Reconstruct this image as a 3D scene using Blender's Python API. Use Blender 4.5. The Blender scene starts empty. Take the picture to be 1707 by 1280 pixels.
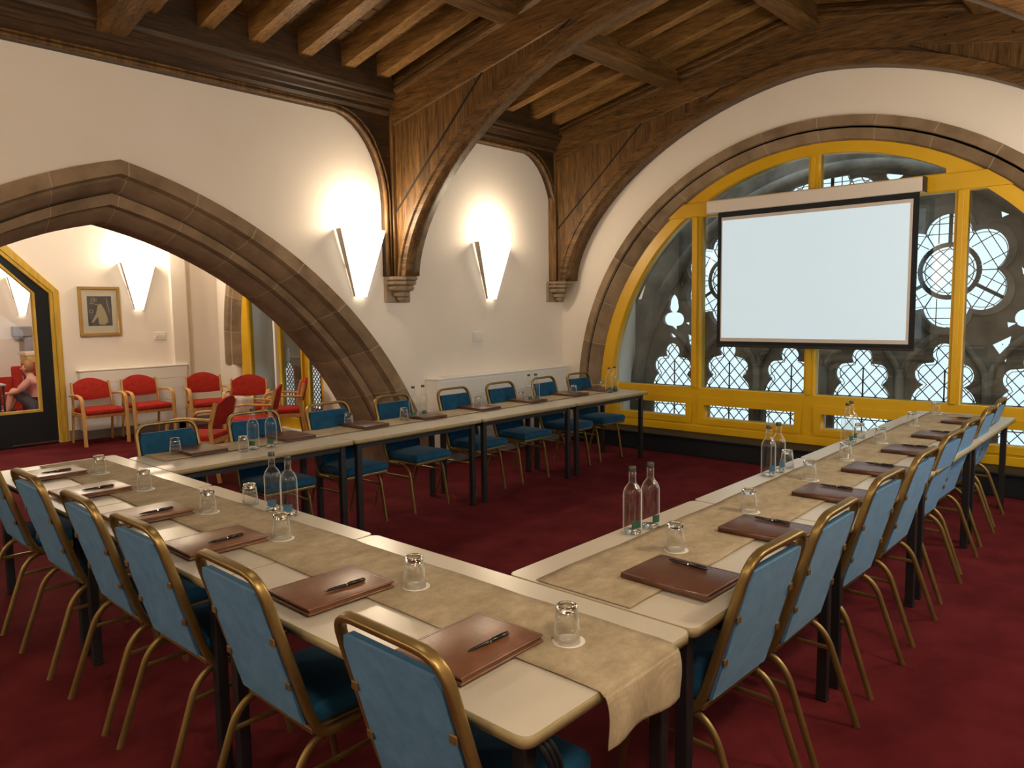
import bpy, bmesh, math, random
from mathutils import Vector, Matrix
random.seed(7)
PI = math.pi
S = bpy.context.scene
C = S.collection

# ------------------------------------------------------------------ materials
def newmat(name):
    m = bpy.data.materials.new(name); m.use_nodes = True
    nt = m.node_tree; b = nt.nodes['Principled BSDF']
    return m, nt, b
def N(nt, typ, **kw):
    n = nt.nodes.new(typ)
    for k, v in kw.items():
        if k in n.inputs: n.inputs[k].default_value = v
        else: setattr(n, k, v)
    return n
def lk(nt, a, b): nt.links.new(a, b)
def ramp(nt, fac, c0, c1, p0=0.3, p1=0.7):
    r = N(nt, 'ShaderNodeValToRGB')
    r.color_ramp.elements[0].position = p0; r.color_ramp.elements[1].position = p1
    r.color_ramp.elements[0].color = (*c0, 1); r.color_ramp.elements[1].color = (*c1, 1)
    lk(nt, fac, r.inputs[0]); return r.outputs[0]
def noise(nt, scale=(1, 1, 1), s=5.0, detail=4, rough=.55, coord='Object'):
    tc = N(nt, 'ShaderNodeTexCoord'); mp = N(nt, 'ShaderNodeMapping')
    mp.inputs['Scale'].default_value = scale
    lk(nt, tc.outputs[coord], mp.inputs[0])
    n = N(nt, 'ShaderNodeTexNoise'); n.inputs['Scale'].default_value = s
    n.inputs['Detail'].default_value = detail; n.inputs['Roughness'].default_value = rough
    lk(nt, mp.outputs[0], n.inputs['Vector']); return n.outputs['Fac']
def bump(nt, b, h, strength=.3, dist=.01):
    bp = N(nt, 'ShaderNodeBump'); bp.inputs['Strength'].default_value = strength
    bp.inputs['Distance'].default_value = dist
    lk(nt, h, bp.inputs['Height']); lk(nt, bp.outputs[0], b.inputs['Normal'])
def plain(name, col, rough=.5, metal=0., spec=.5, coat=0.):
    m, nt, b = newmat(name)
    b.inputs['Base Color'].default_value = (*col, 1); b.inputs['Roughness'].default_value = rough
    b.inputs['Metallic'].default_value = metal; b.inputs['Specular IOR Level'].default_value = spec
    b.inputs['Coat Weight'].default_value = coat
    return m
def mottled(name, c0, c1, s=6, scale=(1, 1, 1), rough=.6, metal=0., bs=0., bscale=60, spec=.5, p0=.3, p1=.7, bd=.004):
    m, nt, b = newmat(name)
    lk(nt, ramp(nt, noise(nt, scale, s), c0, c1, p0, p1), b.inputs['Base Color'])
    b.inputs['Roughness'].default_value = rough; b.inputs['Metallic'].default_value = metal
    b.inputs['Specular IOR Level'].default_value = spec
    if bs: bump(nt, b, noise(nt, (1, 1, 1), bscale, 3), bs, bd)
    return m
M = {}
M['plaster'] = mottled('plaster', (.80, .73, .65), (.84, .77, .69), 1.2, rough=.85, bs=.12, bscale=25, spec=.2)
M['white_paint'] = plain('white_paint', (.82, .80, .76), .35)
def wood(name, scale, c0=(.030, .0145, .004), c1=(.205, .103, .030)):
    m, nt, b = newmat(name)
    n1 = noise(nt, scale, 1.6, 6, .6)
    n2 = noise(nt, tuple(v * 3 for v in scale), 3.0, 3, .6)
    mx = N(nt, 'ShaderNodeMath', operation='MULTIPLY'); lk(nt, n1, mx.inputs[0]); lk(nt, n2, mx.inputs[1])
    ml = N(nt, 'ShaderNodeMath', operation='MULTIPLY'); ml.inputs[1].default_value = 2.0; lk(nt, mx.outputs[0], ml.inputs[0])
    lk(nt, ramp(nt, ml.outputs[0], c0, c1, .25, .8), b.inputs['Base Color'])
    b.inputs['Roughness'].default_value = .5
    b.inputs['Specular IOR Level'].default_value = .35
    bump(nt, b, n2, .25, .006)
    return m
M['oak_x'] = wood('dark_oak_along_x', (.7, 9, 9))
M['oak_y'] = wood('dark_oak_along_y', (9, .7, 9))
M['oak_z'] = wood('dark_oak_along_z', (9, 9, .7))
M['oak_light'] = wood('oak_rafter_wood', (9, .7, 9), (.10, .050, .013), (.38, .20, .062))
M['oak_board'] = wood('oak_boarding', (7, .9, 7), (.03, .0155, .004), (.17, .088, .026))
M['oak_dark'] = wood('blackened_oak', (.7, 9, 9), (.016, .0085, .003), (.075, .036, .012))
def stone_uv(name, c0, c1, joint, scale=2.3):
    m, nt, b = newmat(name)
    base = ramp(nt, noise(nt, (1, 1, 1), 3.5, 6, .6), c0, c1, .3, .72)
    uv = N(nt, 'ShaderNodeUVMap'); sx = N(nt, 'ShaderNodeSeparateXYZ'); lk(nt, uv.outputs[0], sx.inputs[0])
    nz = noise(nt, (1, 1, 1), .9, 1)
    ad = N(nt, 'ShaderNodeMath', operation='MULTIPLY_ADD'); ad.inputs[1].default_value = scale; lk(nt, sx.outputs[0], ad.inputs[0])
    nz2 = N(nt, 'ShaderNodeMath', operation='MULTIPLY'); nz2.inputs[1].default_value = .25; lk(nt, nz, nz2.inputs[0]); lk(nt, nz2.outputs[0], ad.inputs[2])
    fr = N(nt, 'ShaderNodeMath', operation='FRACT'); lk(nt, ad.outputs[0], fr.inputs[0])
    lt = N(nt, 'ShaderNodeMath', operation='LESS_THAN'); lt.inputs[1].default_value = .013; lk(nt, fr.outputs[0], lt.inputs[0])
    fl = N(nt, 'ShaderNodeMath', operation='FLOOR'); lk(nt, ad.outputs[0], fl.inputs[0])
    wn = N(nt, 'ShaderNodeTexWhiteNoise', noise_dimensions='1D'); lk(nt, fl.outputs[0], wn.inputs['W'])
    mr = N(nt, 'ShaderNodeMapRange'); mr.inputs['To Min'].default_value = .78; mr.inputs['To Max'].default_value = 1.12; lk(nt, wn.outputs['Value'], mr.inputs[0])
    vm = N(nt, 'ShaderNodeVectorMath', operation='SCALE'); lk(nt, base, vm.inputs[0]); lk(nt, mr.outputs[0], vm.inputs['Scale'])
    mx = N(nt, 'ShaderNodeMix', data_type='RGBA'); lk(nt, lt.outputs[0], mx.inputs[0]); lk(nt, vm.outputs[0], mx.inputs[6])
    mx.inputs[7].default_value = (*joint, 1); lk(nt, mx.outputs[2], b.inputs['Base Color'])
    b.inputs['Roughness'].default_value = .85; b.inputs['Specular IOR Level'].default_value = .2
    bump(nt, b, noise(nt, (1, 1, 1), 18, 5), .35, .012)
    return m
M['sandstone'] = stone_uv('brown_sandstone', (.17, .115, .068), (.33, .235, .15), (.42, .33, .235), 1.75)
M['stone'] = mottled('carved_sandstone', (.20, .14, .085), (.33, .25, .165), 6, rough=.85, bs=.4, bscale=22, bd=.01)
M['tracery'] = mottled('grey_tracery_stone', (.070, .062, .054), (.22, .198, .172), 2.6, rough=.9, bs=.5, bscale=14, bd=.02)
M['carpet'] = mottled('red_carpet', (.064, .0058, .0085), (.118, .0140, .0170), 3.2, rough=1., bs=.5, bscale=350, spec=.08, bd=.004)
M['pink_carpet'] = mottled('pink_carpet', (.30, .07, .12), (.42, .14, .20), 3, rough=1., spec=.05)
M['yellow'] = mottled('yellow_gloss_paint', (.60, .335, .004), (.68, .40, .008), 2, rough=.35)
M['yellow_worn'] = mottled('worn_yellow_paint', (.42, .25, .02), (.60, .38, .05), 4, scale=(6, 6, .8), rough=.45)
M['black'] = plain('black_gloss_paint', (.008, .010, .013), .5, spec=.25)
M['black_metal'] = plain('black_powder_coat', (.008, .008, .010), .45)
M['laminate'] = mottled('grey_beige_laminate', (.50, .455, .375), (.54, .49, .41), 3, rough=.28, spec=.5)
M['edge'] = plain('olive_table_edging', (.27, .215, .11), .45)
M['gold'] = mottled('antique_gold_metal', (.20, .135, .045), (.28, .19, .066), 8, rough=.38, metal=.75)
M['gold_pale'] = plain('pale_gold_metal', (.45, .34, .18), .35, .8)
def velour(name, c0, c1):
    m, nt, b = newmat(name)
    lk(nt, ramp(nt, noise(nt, (1, 1, 1), 16, 4), c0, c1, .3, .7), b.inputs['Base Color'])
    b.inputs['Roughness'].default_value = .9; b.inputs['Specular IOR Level'].default_value = .15
    b.inputs['Sheen Weight'].default_value = .15; b.inputs['Sheen Roughness'].default_value = .4
    b.inputs['Sheen Tint'].default_value = (.6, .8, 1, 1)
    bump(nt, b, noise(nt, (1, 1, 1), 160, 2), .3, .002)
    return m
M['blue_back'] = velour('light_blue_velour', (.052, .134, .255), (.082, .187, .33))
M['blue'] = velour('deep_teal_blue_velour', (.005, .045, .10), (.011, .07, .145))
M['red'] = mottled('red_upholstery', (.30, .018, .012), (.40, .032, .02), 20, rough=.85, bs=.25, bscale=200, spec=.15, bd=.002)
M['beech'] = wood('golden_beech', (4, 4, .8), (.45, .23, .06), (.66, .38, .13))
def linen():
    m, nt, b = newmat('hessian_linen')
    tc = N(nt, 'ShaderNodeTexCoord')
    w1 = N(nt, 'ShaderNodeTexWave', bands_direction='X'); w1.inputs['Scale'].default_value = 90; w1.inputs['Distortion'].default_value = 2
    w2 = N(nt, 'ShaderNodeTexWave', bands_direction='Y'); w2.inputs['Scale'].default_value = 90; w2.inputs['Distortion'].default_value = 2
    lk(nt, tc.outputs['Object'], w1.inputs[0]); lk(nt, tc.outputs['Object'], w2.inputs[0])
    n1 = noise(nt, (1.6, 2.2, 1), 6, 8, .72); n3 = noise(nt, (40, 40, 6), 5, 2)
    av = N(nt, 'ShaderNodeMath', operation='MULTIPLY_ADD'); av.inputs[1].default_value = .16
    lk(nt, n3, av.inputs[0]); lk(nt, n1, av.inputs[2])
    lk(nt, ramp(nt, av.outputs[0], (.26, .205, .13), (.45, .37, .255), .36, .74), b.inputs['Base Color'])
    b.inputs['Roughness'].default_value = .95; b.inputs['Specular IOR Level'].default_value = .1
    sm = N(nt, 'ShaderNodeMath', operation='ADD'); lk(nt, w1.outputs['Fac'], sm.inputs[0]); lk(nt, w2.outputs['Fac'], sm.inputs[1])
    s2 = N(nt, 'ShaderNodeMath', operation='MULTIPLY_ADD'); s2.inputs[1].default_value = 4; lk(nt, n1, s2.inputs[0]); lk(nt, sm.outputs[0], s2.inputs[2])
    bump(nt, b, s2.outputs[0], .35, .004)
    return m
M['linen'] = linen()
M['leather'] = mottled('tan_leather', (.115, .042, .017), (.19, .078, .034), 14, rough=.33, bs=.25, bscale=120, bd=.002, spec=.6)
M['leather_dark'] = mottled('oxblood_leather', (.060, .019, .009), (.10, .034, .015), 12, rough=.30, bs=.2, bscale=120, bd=.002, spec=.6)
M['paper'] = plain('white_paper', (.78, .74, .66), .8)
M['page_edge'] = plain('shaded_page_edge', (.10, .045, .02), .7)  # brown stands in for the shade between the covers
M['pen'] = plain('black_pen_plastic', (.012, .010, .010), .25)
M['chrome'] = plain('chrome', (.7, .7, .7), .15, 1.)
M['white_plastic'] = plain('white_plastic', (.75, .73, .69), .4)
M['housing'] = plain('cream_screen_housing', (.72, .64, .57), .45)
M['steel'] = plain('brushed_grey_metal', (.42, .37, .30), .5, .4)
M['grey'] = plain('grey_skirting', (.20, .17, .145), .7)
def thin_glass(name, tint=(1, 1, 1), f0=.04, rough=.0, edge=0., power=5):
    """thin clear glass: mirror reflection rising towards grazing angles (Schlick), plus white mixed in at the edges as bright outlines"""
    m = bpy.data.materials.new(name); m.use_nodes = True; nt = m.node_tree
    nt.nodes.clear(); out = N(nt, 'ShaderNodeOutputMaterial')
    t = N(nt, 'ShaderNodeBsdfTransparent'); t.inputs[0].default_value = (*tint, 1)
    g = N(nt, 'ShaderNodeBsdfGlossy'); g.inputs['Roughness'].default_value = rough
    lw = N(nt, 'ShaderNodeLayerWeight'); lw.inputs['Blend'].default_value = .5
    pw_ = N(nt, 'ShaderNodeMath', operation='POWER'); pw_.inputs[1].default_value = power; lk(nt, lw.outputs['Facing'], pw_.inputs[0])
    ml = N(nt, 'ShaderNodeMath', operation='MULTIPLY_ADD', use_clamp=True); ml.inputs[1].default_value = .75; ml.inputs[2].default_value = f0; lk(nt, pw_.outputs[0], ml.inputs[0])
    mx = N(nt, 'ShaderNodeMixShader'); lk(nt, ml.outputs[0], mx.inputs[0]); lk(nt, t.outputs[0], mx.inputs[1]); lk(nt, g.outputs[0], mx.inputs[2])
    last = mx
    if edge:
        d = N(nt, 'ShaderNodeBsdfDiffuse'); d.inputs[0].default_value = (.85, .85, .82, 1)  # white diffuse paints the bright rim highlights
        p2 = N(nt, 'ShaderNodeMath', operation='POWER'); p2.inputs[1].default_value = 4; lk(nt, lw.outputs['Facing'], p2.inputs[0])
        m2 = N(nt, 'ShaderNodeMath', operation='MULTIPLY'); m2.inputs[1].default_value = edge; lk(nt, p2.outputs[0], m2.inputs[0])
        last = N(nt, 'ShaderNodeMixShader'); lk(nt, m2.outputs[0], last.inputs[0]); lk(nt, mx.outputs[0], last.inputs[1]); lk(nt, d.outputs[0], last.inputs[2])
    lk(nt, last.outputs[0], out.inputs[0]); return m
M['pane'] = thin_glass('clear_window_glass', (.95, .975, .97), .06)
M['bottle'] = thin_glass('bottle_glass', (.965, .975, .97), .06, .03, 1.0)
M['tumbler'] = thin_glass('tumbler_glass', (.975, .975, .97), .05, .03, .9)
m, nt, b = newmat('thick_glass'); M['thick'] = m
b.inputs['Transmission Weight'].default_value = 1; b.inputs['Roughness'].default_value = .03; b.inputs['IOR'].default_value = 1.45
b.inputs['Base Color'].default_value = (.97, .97, .95, 1)
def emis(name, col, st):
    m = bpy.data.materials.new(name); m.use_nodes = True; nt = m.node_tree; nt.nodes.clear()
    o = N(nt, 'ShaderNodeOutputMaterial'); e = N(nt, 'ShaderNodeEmission'); e.inputs[0].default_value = (*col, 1); e.inputs[1].default_value = st
    lk(nt, e.outputs[0], o.inputs[0]); return m
M['opal'] = emis('lit_opal_glass', (1.0, .86, .66), 5.0)
m, nt, b = newmat('glowing_screen'); M['screen'] = m
b.inputs['Base Color'].default_value = (.30, .31, .32, 1); b.inputs['Roughness'].default_value = .9
b.inputs['Emission Color'].default_value = (.74, .93, 1.0, 1); b.inputs['Emission Strength'].default_value = .60  # no projector built; its light is put into the screen as glow
M['screen_white'] = plain('unlit_screen_margin', (.62, .55, .50), .8)
M['skin'] = plain('skin', (.55, .30, .21), .6)
M['cap'] = plain('dark_bottle_cap', (.02, .025, .022), .4)
M['lab_green'] = plain('green_bottle_label', (.02, .07, .045), .5)
M['lab_blue'] = plain('blue_bottle_label', (.03, .10, .18), .5)
M['lead'] = plain('lead_came', (.045, .05, .055), .6, .2)
M['art'] = mottled('indigo_print_ground', (.025, .022, .035), (.075, .065, .085), 9, rough=.6)
M['cream'] = plain('cream_ink', (.45, .36, .22), .7)
M['mount'] = plain('cream_mount', (.72, .60, .46), .9)
M['gilt'] = plain('gilt_moulding', (.50, .31, .10), .35, .6)

# ------------------------------------------------------------------ helpers
def obj(name, me, mat=None, parent=None, smooth=False, ang=None):
    if isinstance(me, bmesh.types.BMesh):
        bm = me; me = bpy.data.meshes.new(name); bmesh.ops.recalc_face_normals(bm, faces=bm.faces); bm.to_mesh(me); bm.free()
    if mat: me.materials.clear(); me.materials.append(mat)
    if smooth:
        for p in me.polygons: p.use_smooth = True
        if ang:
            try: me.set_sharp_from_angle(angle=ang)
            except Exception: pass
    o = bpy.data.objects.new(name, me); C.objects.link(o)
    if parent: o.parent = parent
    return o
def empty(name, loc=(0, 0, 0), rz=0):
    o = bpy.data.objects.new(name, None); C.objects.link(o); o.location = loc; o.rotation_euler = (0, 0, rz)
    o.empty_display_size = .1; return o
def tag(o, label, cat, group=None, kind=None):
    o['label'] = label; o['category'] = cat
    if group: o['group'] = group
    if kind: o['kind'] = kind
    return o
def struct(o, label=None, cat=None):
    o['kind'] = 'structure'
    if label: o['label'] = label
    if cat: o['category'] = cat
    return o
def kids(o): return [c for c in C.objects if c.parent == o]
def dup(o, parent=None):
    c = o.copy(); C.objects.link(c); c.parent = parent
    for k in list(o.children): dup(k, c)
    return c
def bx(bm, x0, x1, y0, y1, z0, z1, bev=0, seg=2):
    r = bmesh.ops.create_cube(bm, size=1)
    for v in r['verts']:
        v.co = Vector(((x0 + x1) / 2 + v.co.x * (x1 - x0), (y0 + y1) / 2 + v.co.y * (y1 - y0), (z0 + z1) / 2 + v.co.z * (z1 - z0)))
    if bev:
        es = list({e for v in r['verts'] for e in v.link_edges})
        bmesh.ops.bevel(bm, geom=es, offset=bev, segments=seg, profile=.5, affect='EDGES')
    return r
def box(x0, x1, y0, y1, z0, z1, bev=0, seg=2):
    bm = bmesh.new(); bx(bm, x0, x1, y0, y1, z0, z1, bev, seg); return bm
def fillet(pts, r, n=5):
    pts = [Vector(p) for p in pts]; out = [pts[0]]
    for i in range(1, len(pts) - 1):
        a, b, c = pts[i - 1], pts[i], pts[i + 1]
        rr = r[i] if isinstance(r, (list, tuple)) else r
        d1 = (a - b); d2 = (c - b); l = min(rr, d1.length * .49, d2.length * .49)
        p, q = b + d1.normalized() * l, b + d2.normalized() * l
        for k in range(n + 1):
            t = k / n; out.append((1 - t) ** 2 * p + 2 * t * (1 - t) * b + t * t * q)
    out.append(pts[-1]); return out
def tube(bm, pts, a, b=None, up=(0, 1, 0), n=8, power=2.6):
    """sweep a superellipse section (half sizes a across 'up', b along 'up')"""
    b = b or a; pts = [Vector(p) for p in pts]; rings = []
    up = Vector(up)
    for i, p in enumerate(pts):
        t = (pts[min(i + 1, len(pts) - 1)] - pts[max(i - 1, 0)]).normalized()
        u = up - t * up.dot(t)
        if u.length < .05: u = Vector((1, 0, 0)) - t * t.x
        u.normalize(); w = t.cross(u)
        ring = []
        for k in range(n):
            th = 2 * PI * (k + .5) / n; c, s = math.cos(th), math.sin(th)
            c = math.copysign(abs(c) ** (2 / power), c); s = math.copysign(abs(s) ** (2 / power), s)
            ring.append(bm.verts.new(p + w * (a * c) + u * (b * s)))
        rings.append(ring)
    for i in range(len(rings) - 1):
        for k in range(n):
            bm.faces.new((rings[i][k], rings[i][(k + 1) % n], rings[i + 1][(k + 1) % n], rings[i + 1][k]))
    bm.faces.new(rings[0][::-1]); bm.faces.new(rings[-1])
def lathe(bm, prof, n=20, c=(0, 0, 0), closed=False):
    rings = []
    for r, z in prof:
        if r < 1e-5: rings.append([bm.verts.new((c[0], c[1], c[2] + z))])
        else: rings.append([bm.verts.new((c[0] + r * math.cos(2 * PI * k / n), c[1] + r * math.sin(2 * PI * k / n), c[2] + z)) for k in range(n)])
    for A, B in zip(rings, rings[1:]):
        for k in range(n):
            k2 = (k + 1) % n
            if len(A) == 1 and len(B) == 1: continue
            if len(A) == 1: bm.faces.new((A[0], B[k2], B[k]))
            elif len(B) == 1: bm.faces.new((A[k], A[k2], B[0]))
            else: bm.faces.new((A[k], A[k2], B[k2], B[k]))
def poly_mesh(name, loops, w0, w1, axes):
    """flat shape with holes; loops in (u,v); extruded from w0 to w1. axes 'yzx' means u->y v->z w->x"""
    cu = bpy.data.curves.new(name, 'CURVE'); cu.dimensions = '2D'; cu.fill_mode = 'BOTH'
    for L in loops:
        sp = cu.splines.new('POLY'); sp.points.add(len(L) - 1)
        for p, (u, v) in zip(sp.points, L): p.co = (u, v, 0, 1)
        sp.use_cyclic_u = True
    cu.extrude = abs(w1 - w0) / 2
    o = bpy.data.objects.new('tmp', cu); C.objects.link(o)
    dg = bpy.context.evaluated_depsgraph_get()
    me = bpy.data.meshes.new_from_object(o.evaluated_get(dg)); bpy.data.objects.remove(o); bpy.data.curves.remove(cu)
    me.name = name; wm = (w0 + w1) / 2
    for v in me.vertices:
        d = {axes[0]: v.co.x, axes[1]: v.co.y, axes[2]: v.co.z + wm}
        v.co = (d['x'], d['y'], d['z'])
    bm = bmesh.new(); bm.from_mesh(me); bmesh.ops.remove_doubles(bm, verts=bm.verts, dist=1e-5)
    bmesh.ops.recalc_face_normals(bm, faces=bm.faces); bm.to_mesh(me); bm.free(); me.materials.clear()
    return me
def sweep_rings(rings, close_ends=False):
    """rings: list of lists of Vector (same length). UV u = arc length of first ring"""
    bm = bmesh.new(); uvl = bm.loops.layers.uv.new('UVMap')
    V = [[bm.verts.new(p) for p in R] for R in rings]
    us = [0]
    for a, b in zip(rings[0], rings[0][1:]): us.append(us[-1] + (Vector(b) - Vector(a)).length)
    for i in range(len(V) - 1):
        for k in range(len(V[0]) - 1):
            f = bm.faces.new((V[i][k], V[i][k + 1], V[i + 1][k + 1], V[i + 1][k]))
            for l, (uu, vv) in zip(f.loops, ((us[k], i), (us[k + 1], i), (us[k + 1], i + 1), (us[k], i + 1))): l[uvl].uv = (uu, vv)
    return bm

# ------------------------------------------------------------------ camera (solved from the photograph's vanishing points)
F, PITCH, YAW, ROLL = 1250.75, .0984091, .736393, -.0145446
H = 1.68
fw = Vector((math.cos(YAW) * math.cos(PITCH), math.sin(YAW) * math.cos(PITCH), -math.sin(PITCH)))
rt = Vector((math.sin(YAW), -math.cos(YAW), 0)); up = rt.cross(fw)
r2 = rt * math.cos(ROLL) + up * math.sin(ROLL); u2 = -rt * math.sin(ROLL) + up * math.cos(ROLL)
cam = bpy.data.cameras.new('camera'); co = bpy.data.objects.new('camera', cam); C.objects.link(co)
cam.sensor_fit = 'HORIZONTAL'; cam.sensor_width = 36; cam.lens = F / 1707 * 36; cam.clip_start = .05
mw = Matrix((( r2.x, u2.x, -fw.x, 0), (r2.y, u2.y, -fw.y, 0), (r2.z, u2.z, -fw.z, H), (0, 0, 0, 1)))
co.matrix_world = mw
S.camera = co

# ------------------------------------------------------------------ setting
YW, XW, YC = 6.2, 7.85, 2.93        # arch wall plane, window wall plane, centre line of the room
YR, XB = -.35, -2.6                 # wall beside the camera, wall behind it
struct(obj('floor', box(XB - .3, 10.0, YR - .3, 11.35, -.2, 0), M['carpet']))

# --- big pointed stone arch in the side wall
AX = 2.37
def arc_pts(cx, cz, r, n=26):
    a0 = math.atan2(math.sqrt(r * r - (AX - cx) ** 2), AX - cx); a1 = math.asin(-cz / r)
    R = [(cx + r * math.cos(a0 + (a1 - a0) * k / n), cz + r * math.sin(a0 + (a1 - a0) * k / n)) for k in range(n + 1)]
    L = [(2 * AX - x, z) for x, z in R[::-1]]
    return L[:-1] + R
cO, cM, cI = arc_pts(1.3, -1.5, 4.50), arc_pts(1.25, -1.43, 4.24), arc_pts(1.6, -1.1, 3.62)
def lp(A, B, t): return [(a[0] + (b[0] - a[0]) * t, a[1] + (b[1] - a[1]) * t) for a, b in zip(A, B)]
def r3(A, y): return [Vector((x, y, z)) for x, z in A]
prof = [(cO, 6.21), (cO, 6.165), (lp(cO, cM, .50), 6.165), (lp(cO, cM, .56), 6.24), (lp(cO, cM, .66), 6.225), (lp(cO, cM, .95), 6.33), (cM, 6.40), (lp(cM, cI, .05), 6.43), (lp(cM, cI, .09), 6.37),
        (lp(cM, cI, .46), 6.41), (lp(cM, cI, .50), 6.49), (lp(cM, cI, .58), 6.47), (lp(cM, cI, .93), 6.60), (cI, 6.66), (cI, 6.86), (lp(cM, cI, .5), 6.96), (cM, 6.98), (cO, 7.03), (cO, 6.98)]
struct(obj('trim_1', sweep_rings([r3(a, y) for a, y in prof]), M['sandstone'], smooth=True, ang=.5), 'brown sandstone pointed arch between the rooms', 'arch')
hole = lp(cO, cM, .3)
hole = [(x, max(z, -.001)) for x, z in hole]
wall_loop = [(XB, 0)] + [(hole[0][0], 0)] + hole[1:-1] + [(hole[-1][0], 0)] + [(XW + .4, 0), (XW + .4, 4.3), (XB, 4.3)]
struct(obj('wall_left', poly_mesh('wall_left', [wall_loop], YW, 7.0, 'xzy'), M['plaster']))

# --- window wall with its round-headed opening
WC, WZ, WR = 2.946, .587, 2.962
def warch(r, n=48, z0=.0, rz=None):
    rz = rz or r
    P = [(WC + r * math.cos(PI * k / n), WZ + rz * math.sin(PI * k / n)) for k in range(n + 1)]
    return [(WC + r, z0)] + P + [(WC - r, z0)]
h = warch(2.82, z0=.2)
struct(obj('wall_front', poly_mesh('wall_front', [[(YR - .3, 0), (YW + .0, 0), (YW + .0, 4.75), (YR - .3, 4.75)], h], XW, XW + .35, 'yzx'), M['plaster']))
def w3(r, x, rz=None): return [Vector((x, a, b)) for a, b in warch(r, z0=.2, rz=rz)]
struct(obj('trim_2', sweep_rings([w3(2.962, 7.86), w3(2.962, 7.815), w3(2.865, 7.81), w3(2.86, 7.85), w3(2.845, 7.85), w3(2.84, 7.835), w3(2.75, 7.90), w3(2.71, 7.95, 2.74), w3(2.70, 8.18, 2.74)]), M['sandstone'], smooth=True, ang=.5),
       'brown sandstone round arch framing the yellow window', 'arch')
# outer walls not in view (they close the room)
wx = [(4.0, 1.05), (7.2, 1.05), (7.2, 2.75), (4.0, 2.75)]
struct(obj('wall_right', poly_mesh('wall_right', [[(XB, 0), (XW + .35, 0), (XW + .35, 4.75), (XB, 4.75)], wx], YR - .3, YR, 'xzy'), M['plaster']))
w5 = struct(empty('added_window_5'), 'unseen plain window added for daylight in the wall beside the camera', 'window')  # unseen window, added so sky light fills the room
obj('frame', poly_mesh('w5f', [wx] + [[(4.06 + 1.05 * k, 1.11), (5.02 + 1.05 * k, 1.11), (5.02 + 1.05 * k, 2.69), (4.06 + 1.05 * k, 2.69)] for k in range(3)], YR - .12, YR - .05, 'xzy'), M['yellow'], w5)
for k in range(3): obj('pane', box(4.05 + 1.05 * k, 5.03 + 1.05 * k, YR - .088, YR - .084, 1.10, 2.70), M['pane'], w5)
struct(obj('wall_rear', box(XB - .3, XB, YR - .3, YW, 0, 4.75), M['plaster']))

# --- inner glazed screen: yellow frame
win = struct(empty('window_1', (0, 0, 0)), 'round-headed window with yellow frame behind the projection screen', 'window')
RG, RZ = 2.55, 2.635
def zarch(y, r=RG, rz=RZ):
    d = (y - WC) / r
    return WZ + rz * math.sqrt(max(0, 1 - d * d))
def pane_loop(a, b, c, d, n=40):
    ys = [a + (b - a) * k / n for k in range(n + 1)]
    top = [(y, min(d, zarch(y))) for y in ys]
    top = [(y, z) for y, z in top if z > c + .01]
    if not top: return None
    return [(top[0][0], c), (top[-1][0], c)] + top[::-1]
panes = {'up': [(3.03, 5.3, 2.88, 9), (.60, 2.93, 2.88, 9)],
         'mid': [(4.36, WC + RG, .735, 2.71), (3.03, 4.26, .735, 2.71), (1.68, 2.93, .735, 2.71), (WC - RG, 1.58, .735, 2.71)]}
loops = []
for k in panes:
    for p in panes[k]: loops.append(pane_loop(*p))
low = [(4.42, 5.40), (3.12, 4.18), (1.76, 2.84), (.50, 1.50)]
lowh = [[(a, .385), (b, .385), (b, .545), (a, .545)] for a, b in low]
FO = warch(2.712, z0=.215, rz=2.745)
obj('frame', poly_mesh('yframe', [FO] + loops + lowh, 7.955, 8.10, 'yzx'), M['yellow'], win)
for (a, b), hl in zip(low, lowh):
    obj('sash', poly_mesh('sash', [[(a - .075, .318), (b + .075, .318), (b + .075, .625), (a - .075, .625)], hl], 7.938, 7.956, 'yzx'), M['yellow'], win)
# beads round the glass and slim dark shadow gaps are real rebates
for L in loops + lowh:
    cy = sum(p[0] for p in L) / len(L); cz = sum(p[1] for p in L) / len(L)
    obj('pane', poly_mesh('pane', [L], 8.055, 8.059, 'yzx'), M['pane'], win)
# deeper mullion fins in front
for y0, y1, z0, z1 in ((4.285, 4.335, .74, 2.71), (1.605, 1.655, .74, 2.71), (2.955, 3.005, .74, 1.3), (2.955, 3.005, 2.88, 3.2)):
    obj('mullion', box(7.935, 7.957, y0, y1, z0, z1, .004), M['yellow'], win)
obj('transom', box(7.93, 7.957, .75, 5.12, 2.715, 2.87, .006), M['yellow'], win)
obj('sill', box(7.92, 7.957, .25, 5.65, .215, .30, .006), M['yellow'], win)
# black convector casing along the foot of the window
t = tag(empty('convector_casing', (7.7, 2.9, 0)), 'long low black casing along the foot of the yellow window', 'heater')
bm = box(7.58, 7.845, -.30, 5.98, 0, .19, .008); obj('casing', bm, M['black'], t).matrix_parent_inverse = Matrix.Translation((-7.7, -2.9, 0))
bm = box(7.56, 7.845, -.32, 5.99, .19, .215, .006); obj('top_ledge', bm, M['black'], t).matrix_parent_inverse = Matrix.Translation((-7.7, -2.9, 0))

struct(obj('trim_6', box(7.845, 7.96, 0.0, 5.9, .201, .217), M['black']), 'black ledge under the yellow window frame', 'ledge')
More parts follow.
